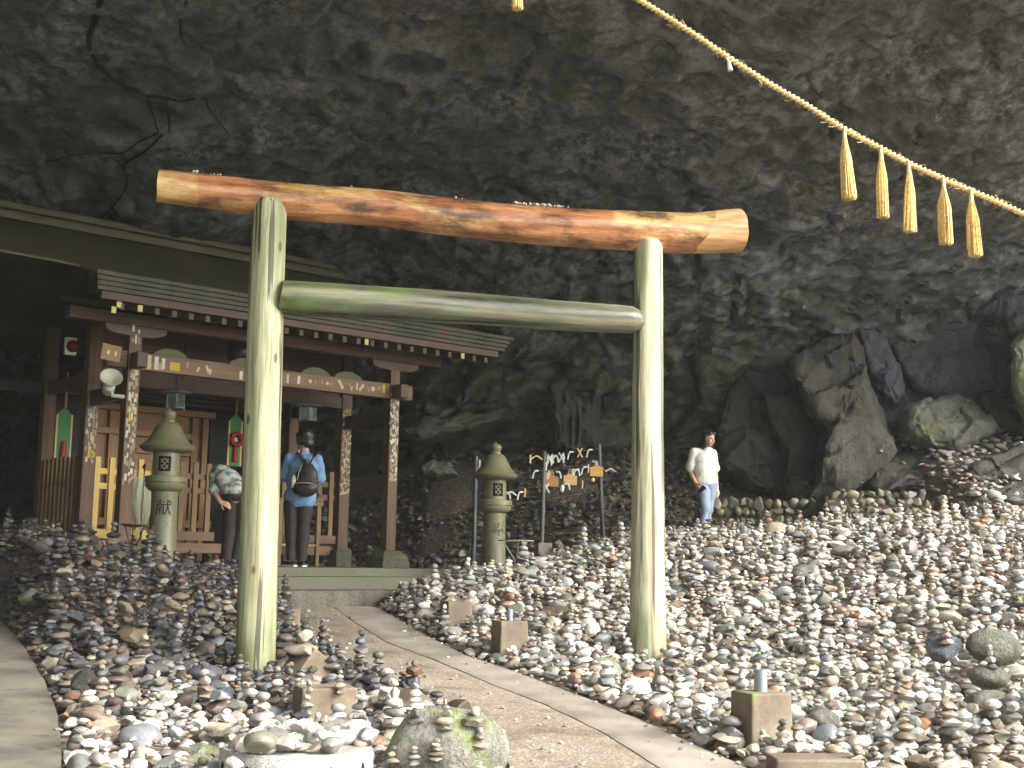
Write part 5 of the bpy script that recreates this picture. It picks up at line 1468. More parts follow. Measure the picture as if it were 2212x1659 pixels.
ph = MB().box(-.036, .036, -.005, .005, -.075, .075).build('mobile_phone', Mat('lilac phone case', 0.35, srgb(176, 140, 190)).m, None, None, .004)
ph.location = WPOS + Vector((-.045, -.135, .70)); ph.rotation_euler = (.5, .75, .3); tag(ph, 'lilac mobile phone in the right hand of the woman in white', 'phone')
MB().box(-.032, .032, -.0065, -.0052, -.07, .07).build('screen', Mat('phone glass', 0.15, srgb(30, 30, 36)).m, ph)

# man with a backpack praying at the shrine, seen from behind
MPOS = at_y(640, 1224, 16.45); MPOS.z = 1.497
man = thing('person', 'man in a loose blue shirt and black trousers praying at the shrine, seen from behind', 'person', MPOS, 0, 'visitors in the cave')
mb = MB()
P_, hr_, HM = head(mb, (.03, .05, 1.655), (-.86, .5, -.12), s=1.05)
cap_mesh(mb, (.055, .02, 1.42), (.045, .035, 1.58), .062, .055)
ell(mb, (.045, .0, 1.30), (.175, .11, .17)); ell(mb, (.03, .0, 1.08), (.15, .10, .18)); ell(mb, (.01, .0, .90), (.16, .11, .13))
for a, b, ra, rb in (((-.13, .0, 1.42), (-.215, .10, 1.20), .055, .042), ((-.215, .10, 1.20), (-.10, .26, 1.43), .042, .028), ((.21, .0, 1.42), (.235, .14, 1.18), .055, .042), ((.235, .14, 1.18), (-.02, .30, 1.40), .042, .028),
                     ((-.09, 0, .84), (-.085, .0, .46), .09, .062), ((-.085, 0, .46), (-.065, -.01, .09), .058, .040), ((.085, 0, .84), (.075, .0, .46), .09, .062), ((.075, 0, .46), (.07, -.01, .09), .058, .040)): cap_mesh(mb, a, b, ra, rb)
hand(mb, (-.10, .26, 1.43), (-.085, .27, 1.62), (.3, -.6, 0), (.4, .2, 0)); hand(mb, (-.02, .30, 1.40), (-.05, .285, 1.6), (-.3, -.6, 0), (-.4, -.2, 0))
fuse(mb, 'body', SKIN, man, 0.0075, 3)
features(P_, hr_, man, 1.05)
mb = MB()
ell(mb, P_(0, -.03, .055), (.112, .125, .105), hr_); ell(mb, P_(0, -.075, -.03), (.095, .07, .085), hr_); ell(mb, P_(.075, -.01, .0), (.04, .075, .07), hr_); ell(mb, P_(-.075, -.01, .0), (.04, .075, .07), hr_); ell(mb, P_(.06, -.02, .02), (.04, .06, .06), hr_); ell(mb, P_(-.06, -.02, .02), (.04, .06, .06), hr_); ell(mb, P_(0, .05, .09), (.075, .05, .035), hr_)
fuse(mb, 'hair', HAIR, man, 0.010, 2, 0.009, 26)
BLUE = cloth('washed blue cotton', srgb(92, 128, 164), srgb(124, 158, 190), 0.8, 10)
mb = MB()
ell(mb, (.04, .0, 1.32), (.205, .135, .17)); ell(mb, (.03, .0, 1.12), (.205, .14, .22)); ell(mb, (.02, .0, .90), (.215, .145, .19)); cap_mesh(mb, (-.12, .0, 1.425), (.20, .0, 1.425), .066, .066); cap_mesh(mb, (.05, .01, 1.46), (.05, .02, 1.51), .075, .066)
cap_mesh(mb, (-.14, .0, 1.41), (-.22, .09, 1.19), .075, .078); cap_mesh(mb, (.22, .0, 1.41), (.245, .12, 1.18), .075, .074); cap_mesh(mb, (.245, .12, 1.18), (.08, .26, 1.33), .066, .05); cap_mesh(mb, (-.22, .09, 1.19), (-.16, .19, 1.31), .066, .055)
fuse(mb, 'shirt', BLUE, man, 0.009, 5, 0.013, 6.5, [((0, 0, .775), (0.06, 0, -1)), ((.05, .0, 1.525), (0, 0, 1))], 15)
BLKC = cloth('black trousers', srgb(28, 24, 24), srgb(46, 40, 38), 0.8, 14)
mb = MB(); ell(mb, (.0, .0, .87), (.165, .118, .13))
for a, b, ra, rb in (((-.09, 0, .83), (-.087, .0, .46), .108, .082), ((-.087, 0, .46), (-.066, -.01, .08), .080, .062), ((.085, 0, .83), (.078, .0, .46), .108, .082), ((.078, 0, .46), (.07, -.01, .08), .080, .062)): cap_mesh(mb, a, b, ra, rb)
fuse(mb, 'trousers', BLKC, man, 0.009, 4, 0.009, 9, [((0, 0, .085), (0, 0, -1))], 19)
DKS = Mat('dark canvas shoe', 0.7, srgb(30, 30, 34)).m; CRS = Mat('cream rubber sole', 0.6, srgb(200, 196, 168)).m
shoe(man, Vector((-.06, -.01, .0)), (-.75, .55, 0), top=DKS, sole=CRS); shoe(man, Vector((.075, -.01, .0)), (-.55, .75, 0), top=DKS, sole=CRS)
bp = thing('backpack', 'dark brown backpack with a white bottle in its side pocket, on the man in blue', 'backpack', MPOS + Vector((.125, -.21, 1.12)), -.12)
BPM = cloth('dark brown nylon', srgb(34, 27, 27), srgb(52, 42, 40), 0.55, 16)
mb = MB(); ell(mb, (0, 0, -.09), (.165, .10, .13)); ell(mb, (0, .01, .04), (.15, .09, .16)); ell(mb, (0, .02, .13), (.10, .07, .10)); ell(mb, (0, -.06, -.11), (.13, .06, .085)); ell(mb, (-.13, .0, -.10), (.05, .07, .09))
fuse(mb, 'bag', BPM, bp, 0.008, 5, 0.004, 14)
ZIP = Mat('pale zip', 0.4, srgb(196, 180, 140)).m
MB().tube([(-.12, -.105, -.055), (-.05, -.128, -.045), (.05, -.128, -.045), (.12, -.108, -.055)], .005, 5).build('zip', ZIP, bp); MB().tube([(-.10, -.075, .0), (-.085, -.075, .10), (-.05, -.06, .19)], .004, 5).build('zip', ZIP, bp)
MB().tube([(-.02, .02, .21), (-.02, -.01, .27), (.02, -.01, .27), (.02, .02, .21)], .009, 6).build('haul_loop', BPM, bp)
MB().lathe([(.01, -.11), (.033, -.1), (.033, .02), (.02, .035), (.02, .055), (.01, .06)], 16, (-.165, -.02, 0)).build('bottle', Mat('white bottle', 0.4, srgb(206, 208, 190)).m, bp, 40)
for s_, pts in ((-1, [(-.03, .03, .22), (-.10, .06, .31), (-.17, .13, .37), (-.18, .25, .34)]), (1, [(.03, .03, .22), (.07, .06, .31), (.10, .13, .38), (.10, .25, .35)])):
    rb = MB(); pts = [Vector(p) for p in pts]
    for a, b in zip(pts[:-1], pts[1:]): rb.beam(a, b, .052, .014)
    rb.build('shoulder_strap', BPM, bp, None, .003)
MB().beam((-.14, .02, -.12), (-.23, .16, .10), .03, .01).build('strap_end', BPM, bp); MB().beam((.12, .02, -.14), (.20, -.01, -.22), .03, .01).build('strap_end', BPM, bp)

# woman bowing before the shrine, half hidden by the torii post
BPOS = at_y(487, 1220, 16.0); BPOS.z = 1.497
bow = thing('person', 'person in a pale patterned blouse and dark trousers bowing low, half behind the torii post', 'person', BPOS, 0, 'visitors in the cave')
mb = MB()
P_, hr_, HM = head(mb, (-.20, .40, 1.10), (-.35, .5, -.8), (-.6, .6, .5), s=1.0)
cap_mesh(mb, (-.15, .22, 1.16), (-.19, .33, 1.12), .055, .05)
ell(mb, (-.10, .12, 1.15), (.15, .17, .11), (0, .5, .6)); ell(mb, (.02, .0, 1.03), (.15, .13, .12), (0, .6, .6)); ell(mb, (.10, -.05, .90), (.155, .13, .13))
for a, b, ra, rb in (((-.20, .04, 1.13), (-.165, -.05, .93), .048, .038), ((-.165, -.05, .93), (-.075, -.12, .80), .038, .026), ((.02, .28, 1.10), (.06, .24, .92), .048, .038), ((.06, .24, .92), (.10, .12, .80), .038, .026),
                     ((.04, -.04, .84), (.03, .02, .46), .09, .062), ((.03, .02, .46), (.0, .0, .09), .056, .038), ((.19, -.02, .84), (.18, .04, .46), .09, .062), ((.18, .04, .46), (.13, .02, .09), .056, .038)): cap_mesh(mb, a, b, ra, rb)
hand(mb, (-.075, -.12, .80), (.06, -.15, .755), (-.1, -.1, -1), (0, .6, -.5)); hand(mb, (.10, .12, .80), (.2, .05, .76), (0, 0, -1), (0, .4, -.4))
fuse(mb, 'body', SKIN, bow, 0.0072, 3)
features(P_, hr_, bow, 1.0)
mb = MB(); ell(mb, P_(0, -.02, .045), (.090, .10, .09), hr_); ell(mb, P_(0, -.06, -.03), (.084, .06, .09), hr_)
fuse(mb, 'hair', HAIR, bow, 0.011, 3, 0.006, 26)
k = Mat('pale floral blouse', 0.8); v = k.coord('Object'); k.color(k.mix(k.ramp(k.noise(v, 11, 4, 0.6), [(0.46, 0.0), (0.6, 1.0)]), srgb(176, 184, 172), srgb(98, 110, 112)))
mb = MB(); ell(mb, (-.11, .11, 1.155), (.17, .19, .125), (0, .5, .6)); ell(mb, (.0, .0, 1.06), (.19, .16, .16), (0, .6, .6)); ell(mb, (.08, -.05, .97), (.185, .155, .14)); cap_mesh(mb, (-.20, .04, 1.14), (-.175, -.04, .96), .072, .075); cap_mesh(mb, (.02, .28, 1.10), (.06, .24, .95), .07, .07); cap_mesh(mb, (-.20, .04, 1.15), (.0, .27, 1.13), .065, .065)
fuse(mb, 'blouse', k.m, bow, 0.010, 5, 0.008, 8, [((.08, -.05, .86), (.1, 0, -1))], 25)
mb = MB(); ell(mb, (.10, -.05, .90), (.165, .14, .12))
for a, b, ra, rb in (((.04, -.04, .84), (.03, .02, .46), .105, .088), ((.03, .02, .46), (.0, .0, .07), .086, .072), ((.19, -.02, .84), (.18, .04, .46), .105, .088), ((.18, .04, .46), (.13, .02, .07), .086, .072)): cap_mesh(mb, a, b, ra, rb)
fuse(mb, 'trousers', cloth('dark plum trousers', srgb(34, 24, 26), srgb(54, 42, 42), 0.8, 12), bow, 0.010, 4, 0.005, 12, [((0, 0, .075), (0, 0, -1))], 29)
shoe(bow, Vector((.0, .0, 0)), (-.9, .35, 0), top=DKS, sole=CRS); shoe(bow, Vector((.13, .02, 0)), (-.85, .45, 0), top=DKS, sole=CRS)
# ------------------------------------------------------------------ river stones: thousands, many stacked into cairns
def stone_mat(name, src):
    k = Mat(name, 0.5)
    if src == 'attr': col = k.n('Attribute', attribute_name='stone_tint').outputs['Color']; var = k.n('Attribute', attribute_name='stone_tint').outputs['Alpha']
    else:
        oi = k.n('ObjectInfo'); col = oi.outputs['Color']; var = oi.outputs['Random']
    v = k.pos(); n1 = k.noise(v, 26, 5, 0.65); n2 = k.noise(v, 120, 3, 0.7)
    c = k.mix(1.0, col, k.ramp(n1, [(0.25, 0.62), (0.5, 0.96), (0.75, 1.22)]), 'MULTIPLY')
    c = k.mix(k.ramp(n2, [(0.62, 0.0), (0.74, 0.5)]), c, srgb(200, 196, 184))
    c = k.mix(k.ramp(k.noise(v, 9, 4), [(0.6, 0.0), (0.72, 0.45)]), c, srgb(86, 72, 56))
    k.color(c)
    wetn = k.ramp(k.noise(k.pos(), 0.35, 3), [(0.42, 0.0), (0.58, 1.0)])
    k.rough(k.math('MULTIPLY_ADD', k.math('MULTIPLY', var, wetn), 0.34, k.math('MULTIPLY_ADD', n1, 0.30, 0.27)))
    k.bump(k.math('ADD', k.math('MULTIPLY', n1, 0.8), k.math('MULTIPLY', n2, 0.3)), 0.35, 0.012)
    return k.m
SM_A, SM_O = stone_mat('river stone mass', 'attr'), stone_mat('river stone', 'object')
PAL = [('cream', srgb(198, 187, 162), 18), ('pale grey', srgb(174, 171, 161), 22), ('white', srgb(212, 208, 198), 9), ('mid grey', srgb(136, 133, 125), 17), ('dark grey', srgb(106, 104, 98), 8), ('blue-grey', srgb(120, 123, 124), 6), ('buff', srgb(162, 144, 118), 12), ('brown', srgb(122, 106, 88), 9), ('pinkish', srgb(150, 136, 122), 8), ('rust-orange', srgb(158, 106, 70), 2), ('olive', srgb(116, 114, 94), 6)]
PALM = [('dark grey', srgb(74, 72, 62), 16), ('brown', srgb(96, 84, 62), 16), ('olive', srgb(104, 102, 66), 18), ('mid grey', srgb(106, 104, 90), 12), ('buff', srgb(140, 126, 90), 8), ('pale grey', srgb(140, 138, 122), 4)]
PALW = [('dark grey', srgb(60, 60, 60), 22), ('blue-grey', srgb(75, 79, 84), 14), ('mid grey', srgb(89, 87, 84), 16), ('brown', srgb(84, 68, 56), 13), ('pinkish', srgb(103, 92, 82), 6), ('cream', srgb(144, 132, 108), 8), ('buff', srgb(120, 101, 77), 8), ('pale grey', srgb(120, 118, 113), 8), ('rust-orange', srgb(115, 75, 51), 2), ('olive', srgb(82, 82, 60), 6)]  # darker palette for the left heap: wet stone, with its shade put in
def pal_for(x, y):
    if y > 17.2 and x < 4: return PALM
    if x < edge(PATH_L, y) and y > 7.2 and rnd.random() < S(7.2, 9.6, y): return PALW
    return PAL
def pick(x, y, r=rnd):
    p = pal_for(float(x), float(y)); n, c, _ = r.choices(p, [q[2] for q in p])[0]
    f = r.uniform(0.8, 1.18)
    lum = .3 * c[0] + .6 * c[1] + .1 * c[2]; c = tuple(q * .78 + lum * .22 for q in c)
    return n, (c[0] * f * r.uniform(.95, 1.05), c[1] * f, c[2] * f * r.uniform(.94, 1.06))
VAR = {}
for sub in (1, 2, 3):
    VAR[sub] = []
    for s_ in range(26):
        r_ = np.random.default_rng(100 + s_)
        round_ = s_ % 3 == 1
        V = rock_verts(sub, 200 + s_, 4 if round_ else 10, 0.84 if round_ else 0.55, 0.06 if round_ else 0.10, 1.6 if round_ else 2.2)
        V /= np.abs(V).max(0)
        V *= np.array([1.0, r_.uniform(.62, .92), r_.uniform(.38, .68)])
        VAR[sub].append(V)
HI = [np_mesh('stone', VAR[3][i], ICO[3][1], SM_O) for i in range(26)]
for m_ in HI: m_.set_sharp_from_angle(angle=math.radians(34))

bpy.context.view_layer.update()
TREES = []
for o in BOULDERS + BLOCKS + [gdrum]:
    mw = o.matrix_world
    TREES.append(BVHTree.FromPolygons([mw @ v.co for v in o.data.vertices], [tuple(p.vertices) for p in o.data.polygons]))
def surface(px, py):
    """where the sight line through a measured point meets the ground or something standing on it"""
    g = on_ground(px, py); best = (g - CAM).length; hit = g
    d = ray(px, py).normalized()
    for t in TREES:
        h = t.ray_cast(CAM, d)
        if h[0] is not None and h[3] < best: best, hit = h[3], h[0]
    return hit
def drop(x, y):
    z = hz(x, y)
    for t in TREES:
        h = t.ray_cast(Vector((x, y, 6)), Vector((0, 0, -1)))
        if h[0] is not None and h[0].z > z and h[0].z < z + 1.0: z = h[0].z
    return z
LAND = [('the mossy middle footing', (-.06, 11.0)), ('the footing nearest the steps', (-.6, 12.7)), ('the sunlit footing', (1.5, 7.6)), ('the half buried footing', (-1.2, 8.0)), ('the tipped footing', (-1.65, 9.4)), ('the bigger moss-footed torii post', (-2.03, 10.28)), ('the paler torii post', (1.215, 11.11)), ('the granite base', (-1.1, 6.45)),
        ('the large smooth boulder', (-.35, 6.85)), ('the wet hollowed boulder', (.45, 12.6)), ('the dark angular boulder', (3.3, 9.6)), ('the yellow-mossed boulder', (3.75, 9.5)), ('the rounded olive boulder', (3.4, 8.9)), ('the slanting mossy slab', (3.2, 8.4)), ('the corner boulder', (3.2, 8.0)), ('the lone stone lantern', (-.25, 17.2)), ('the lantern by the pillar', (-4.2, 15.0)),
        ('the woman in white', (2.8, 18.3)), ('the retaining wall', (5.2, 18.6)), ('the lowest step', (-2.2, 14.5)), ('the upright wet wedge', (-3.4, 11.9)), ('the long olive boulder', (-3.7, 12.6)), ('the speckled boulder', (-4.8, 12.4)), ('the knobbly dark boulder', (-3.0, 8.7)), ('the purple-grey boulder', (-2.05, 8.6)), ('the mauve boulder', (-2.5, 7.4)), ('the big cream boulder', (-1.75, 7.0)), ('the paved slab', (-2.9, 8.0)),
        ('the corner-cairn boulder', (2.65, 7.5)), ('the pale boulder', (2.0, 8.0)), ('the fallen concrete slab', (1.75, 6.7)), ('the pointed-foot boulder', (5.4, 19.2)), ('the mossy wedge boulder', (7.0, 19.4)), ('the end of the ledge rock', (7.1, 18.0)), ('the fortune paper poles', (.9, 18.2)), ('the right-hand crest', (4.5, 14.5)), ('the middle crest', (1.8, 15.0)), ('the left-hand crest', (-4.3, 13.8)), ('the open right-hand slope', (3.6, 12.0)), ('the stony slope mid-right', (2.6, 9.8)), ('the left-hand slope', (-2.9, 10.3))]
USED = {}
def where(x, y):
    best = min(LAND, key=lambda l: (l[1][0] - x) ** 2 + (l[1][1] - y) ** 2)
    dx, dy = x - best[1][0], y - best[1][1]; dist = math.hypot(dx, dy)
    if dist < 0.28: rel = 'touching'
    elif abs(dy) > abs(dx) * 1.3: rel = ('just behind' if dist < .7 else 'behind') if dy > 0 else ('just in front of' if dist < .7 else 'in front of')
    else: rel = ('just right of' if dist < .7 else 'right of') if dx > 0 else ('just left of' if dist < .7 else 'left of')
    return f'{rel} {best[0]}'
def unique(options):
    options = [t for t in options if len(t.replace('-', ' ').split()) <= 16] or options
    for t in options:
        if t not in USED:
            USED[t] = 1; return t
    return options[-1]
NUM = {2: 'two', 3: 'three', 4: 'four', 5: 'five', 6: 'six', 7: 'seven', 8: 'eight', 9: 'nine'}
CAIRNS = []
def cairn(p, H, n, w0=None, seed=0, wide=1.0):
    r = random.Random(seed * 31 + 7)
    w0 = w0 or min(0.19, max(0.05, H / n * 1.5)) * wide
    t = thing('stone_cairn', 'x', 'cairn', p, 0, 'stacked stone cairns on the slopes')
    hs = [r.uniform(.75, 1.25) * (1.15 - .35 * i / n) for i in range(n)]
    tot = sum(hs); z = -0.012; cols = []
    x = y = 0.0
    for i in range(n):
        h = H * hs[i] / tot
        w = w0 * (1 - 0.62 * (i / max(1, n - 1)) ** r.uniform(.8, 1.3)) * r.uniform(.85, 1.12)
        w = max(w, h * .62)
        vi = r.randrange(26); V = VAR[3][vi]
        o = link('stone', HI[vi], t)
        hz_ = np.abs(V[:, 2]).max()
        o.scale = (w, w * r.uniform(.8, 1.1), h / 2 / hz_ * 1.08)
        o.location = (x, y, z + h / 2)
        o.rotation_euler = (r.gauss(0, .06), r.gauss(0, .06), r.uniform(0, 2 * PI))
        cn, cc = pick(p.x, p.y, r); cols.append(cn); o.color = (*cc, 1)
        z += h * 0.97
        x += r.gauss(0, w * .10); y += r.gauss(0, w * .10)
    wh = where(p.x, p.y)
    small = 'tiny ' if H < .12 else 'tall ' if H > .3 else ''
    nn = NUM.get(n, 'many')
    t['label'] = unique([f'{small}{nn}-stone cairn topped {cols[-1]}, {wh}', f'{small}{nn}-stone cairn topped {cols[-1]} over a {cols[0]} foot, {wh}', f'{small}{nn}-stone cairn with {cols[0]}, {cols[1]} and {cols[-1]} stones, {wh}', f'{small}{nn}-stone cairn, {cols[1]} second stone, {wh}', f'{small}{nn}-stone cairn of mixed stones, {wh}'])
    CAIRNS.append((p.x, p.y, w0))
    return t
SPEC = [(512, 1506, 55, 5), (548, 1448, 34, 3), (629, 1382, 40, 4), (646, 1414, 56, 2), (732, 1494, 50, 5), (713, 1444, 46, 3), (664, 1560, 92, 6), (600, 1600, 46, 4), (530, 1601, 55, 5), (728, 1584, 52, 5), (700, 1580, 38, 4), (760, 1604, 46, 3), (899, 1560, 88, 6), (960, 1574, 66, 5), (1026, 1566, 42, 2), (1035, 1614, 46, 3), (942, 1641, 50, 5), (897, 1650, 42, 4), (854, 1644, 36, 3), (829, 1654, 28, 3), (1037, 1668, 42, 4), (868, 1296, 42, 4), (1052, 1266, 40, 5),
        (1172, 1258, 38, 4), (1277, 1276, 34, 2), (1321, 1290, 64, 7), (1300, 1250, 34, 3), (1200, 1374, 32, 3), (1377, 1456, 46, 4), (1440, 1441, 44, 3), (1406, 1442, 22, 3), (1249, 1429, 34, 4), (1457, 1581, 66, 5), (1520, 1566, 34, 4), (1433, 1507, 26, 3), (1559, 1357, 44, 4), (1287, 1474, 30, 3), (1842, 1325, 32, 2), (1842, 1375, 34, 3), (1750, 1441, 34, 3), (1887, 1438, 70, 4), (2043, 1390, 48, 4), (1650, 1610, 38, 3), (1850, 1638, 30, 3), (2056, 1590, 118, 6), (2080, 1650, 56, 4), (2141, 1442, 52, 4), (2129, 1343, 74, 5), (2036, 1640, 28, 3), (1820, 1524, 32, 3), (1916, 1505, 38, 3),
        (1455, 1162, 22, 3), (1480, 1162, 22, 3), (1563, 1168, 46, 5), (1543, 1170, 30, 4), (1643, 1164, 44, 6), (1682, 1184, 36, 4), (1682, 1252, 108, 9), (1760, 1146, 20, 3), (1803, 1142, 18, 3), (1988, 1146, 40, 5), (1586, 1160, 30, 4), (1930, 1118, 26, 3), (1860, 1130, 24, 3), (2060, 1120, 26, 3), (2110, 1108, 20, 3), (1739, 1066, 62, 7), (1602, 1038, 18, 4), (1902, 978, 26, 5), (1965, 958, 18, 4), (1860, 1044, 20, 4), (1992, 1050, 18, 3), (1940, 1050, 16, 3), (1820, 1062, 16, 3),
        (273, 1558, 60, 4), (355, 1528, 36, 3), (404, 1591, 46, 5), (308, 1346, 22, 3), (311, 1256, 22, 4), (235, 1232, 18, 3), (464, 1278, 36, 4), (447, 1282, 26, 3), (499, 1299, 32, 5), (202, 1506, 30, 4), (236, 1512, 34, 4), (338, 1625, 32, 4), (488, 1428, 26, 4), (387, 1363, 30, 3), (16, 1250, 20, 3), (355, 1591, 32, 4), (40, 1196, 20, 3), (455, 1370, 30, 2), (420, 1258, 26, 4), (560, 1480, 36, 3), (590, 1330, 32, 4), (607, 1316, 24, 3), (628, 1322, 20, 3)]
for i, (px, py, h, n) in enumerate(SPEC):
    p = surface(px, py)
    cairn(p, h / FPX * p.y, n, seed=i + 1)
sp_rnd = random.Random(99)
def blocked(x, y, r):
    if edge(PATH_L, y) - r < x < edge(PATH_R, y) + r and y < 15.4: return True
    if x < edge(SLAB_L, y) + r and y < 13.2: return True
    for c, q in (((TL.x, TL.y), .15), ((TR.x, TR.y), .15), ((GC.x, GC.y), .37), ((-4.2, 15.0), .24), ((-.25, 17.2), .24), ((WPOS.x, WPOS.y), .16)):
        if math.hypot(x - c[0], y - c[1]) < q + r * .7: return True
    for b in FOOT:
        if math.hypot(x - b[0], y - b[1]) < b[2] + r * .5: return True
    v = Vector((x, y, 0)) - Vector((F0.x, F0.y, 0)); u, d = v.dot(SU), v.dot(SB)
    if -0.9 < u < 4.5 and -1.15 - r < d < 4.6: return True
    if -1.0 < u < 4.2 and -2.47 - r < d < 0 and x > edge(PATH_L, 14.9) - .5: return True
    return False
FOOT = [(o.location.x, o.location.y, 0.42 * min(o.dimensions.x, o.dimensions.y)) for o in BOULDERS] + [(o.parent.location.x, o.parent.location.y, .15) for o in BLOCKS]
n_extra = 0
for _ in range(4000):
    if n_extra >= 200: break
    y = 6.6 + (16.2 - 6.6) * sp_rnd.random() ** 0.8
    x = sp_rnd.uniform(-.43, .43) * y
    if blocked(x, y, .1) or any(math.hypot(x - a, y - b) < .22 + w for a, b, w in CAIRNS): continue
    n = sp_rnd.choice((3, 4, 4, 5, 5, 6)); H = n * sp_rnd.uniform(.046, .072)
    cairn(Vector((x, y, hz(x, y) + .02)), H, n, seed=1000 + n_extra); n_extra += 1

# scatter
cell = 0.12; grid = {}
def free(x, y, r, f):
    cx, cy = int(x // cell), int(y // cell); k_ = int((r + .17) // cell) + 1
    for i in range(cx - k_, cx + k_ + 1):
        for j in range(cy - k_, cy + k_ + 1):
            for a, b, q in grid.get((i, j), ()):
                if (x - a) ** 2 + (y - b) ** 2 < (f * (r + q)) ** 2: return False
    return True
for a, b, w in CAIRNS: grid.setdefault((int(a // cell), int(b // cell)), []).append((a, b, w * .75))
ST = []
for rlo, rhi, tries, f in ((.10, .17, 700, .95), (.065, .105, 8000, .80), (.045, .07, 20000, .74), (.026, .05, 44000, .70)):
    ys = np.sqrt(rng.uniform(6.0 ** 2, 22.0 ** 2, tries)); xs = rng.uniform(-.45, .45, tries) * ys; rs = rng.uniform(rlo, rhi, tries)
    for x, y, r in zip(xs, ys, rs):
        if 4.2 < x < 6.0 and y > 18.4 and rnd.random() < .5: continue
        if not free(x, y, r, f) or blocked(x, y, r * .8): continue
        grid.setdefault((int(x // cell), int(y // cell)), []).append((x, y, r))
        ST.append((x, y, r, 0.0))
for r0_, r1_, tries in ((.09, .16, 500), (.05, .09, 5000)):             # the dark heap under the rock
    for _ in range(tries):
        x, y, r = rnd.uniform(-5, 2.6), rnd.uniform(18.2, 22.4), rnd.uniform(r0_, r1_)
        if not free(x, y, r, .62) or blocked(x, y, r * .5): continue
        grid.setdefault((int(x // cell), int(y // cell)), []).append((x, y, r)); ST.append((x, y, r, 0.0))
for r0_, r1_, tries in ((.07, .13, 260), (.04, .08, 4200)):            # stones climbing the far terrace
    for _ in range(tries):
        x, y, r = rnd.uniform(5.2, 9.4), rnd.uniform(16.6, 20.6), rnd.uniform(r0_, r1_)
        if not free(x, y, r, .66): continue
        grid.setdefault((int(x // cell), int(y // cell)), []).append((x, y, r)); ST.append((x, y, r, 0.0))
for x, y, r, _ in list(ST):                                      # a second, looser layer on top
    if rnd.random() < .34 and r < .12 and not blocked(x, y, .05):
        ST.append((x + rnd.uniform(-.05, .05), y + rnd.uniform(-.05, .05), r * rnd.uniform(.5, .85), r * .62))
for x, y, r, u in list(ST):                                      # little towers, too many and too small to count
    if u == 0.0 and .045 < r < .12 and rnd.random() < (.42 if y > 9 else .34) and not blocked(x, y, .08):
        n = rnd.choice((1, 2, 2, 3, 3, 4)); zz = r * .5; q = r
        for i_ in range(n):
            q = max(.024, q * rnd.uniform(.68, .9)); zz += q * .44
            x += rnd.gauss(0, q * .12); y += rnd.gauss(0, q * .12)
            ST.append((x, y, q, -zz)); zz += q * .44
for _ in range(260):                                             # grit and strays on the path
    y = rnd.uniform(6.4, 14.8); a_, b_ = float(edge(PATH_L, y)), float(edge(PATH_R, y)); t_ = rnd.random() ** 3 * .5
    ST.append((a_ + (b_ - a_) * (t_ if rnd.random() < .6 else 1 - t_ * .5), y, rnd.uniform(.006, .024), .004))
# stones lying on boulders, footings and the granite base
for o, n, sc_ in [(gdrum, 64, .066)] + [(b, 9, .045) for b in BOULDERS[5:12]]:
    bb = [o.matrix_world @ Vector(c) for c in o.bound_box]
    x0, x1 = min(v.x for v in bb), max(v.x for v in bb); y0, y1 = min(v.y for v in bb), max(v.y for v in bb)
    for _ in range(n):
        x, y = rnd.uniform(x0, x1), rnd.uniform(y0, y1)
        if o is gdrum:
            a, q = rnd.uniform(0, 2 * PI), .345 * math.sqrt(rnd.random()); x, y = GC.x + q * math.cos(a), GC.y + q * math.sin(a)
        r = rnd.uniform(.6, 1.5) * sc_; z = drop(x, y)
        if z > hz(x, y) + .1: ST.append((x, y, r, z - hz(x, y) + r * .15))
X = np.array([s[0] for s in ST]); Y = np.array([s[1] for s in ST]); RR = np.array([s[2] for s in ST]); UP = np.array([s[3] for s in ST])
TOW = UP < 0; UP = np.abs(UP)
Z = height(X, Y) + RR * .18 * ~TOW + UP + rng.uniform(-.01, .03, len(ST)) * (~TOW & (RR > .025))
PXY = [project((x, y, z)) for x, y, z in zip(X, Y, Z)]
score = np.where(TOW, 0, RR) / Y * np.array([1.0 if -20 < p[0] < 2232 and 900 < p[1] < 1690 else 0.0 for p in PXY])
single = set(np.argsort(-score)[:285].tolist())
groups = {1: ([], [], []), 2: ([], [], [])}
cnt = {1: 0, 2: 0}
shape_w = lambda vi: ('angular' if vi % 3 != 1 else 'flat' if np.abs(VAR[3][vi][:, 2]).max() < .5 else 'rounded')
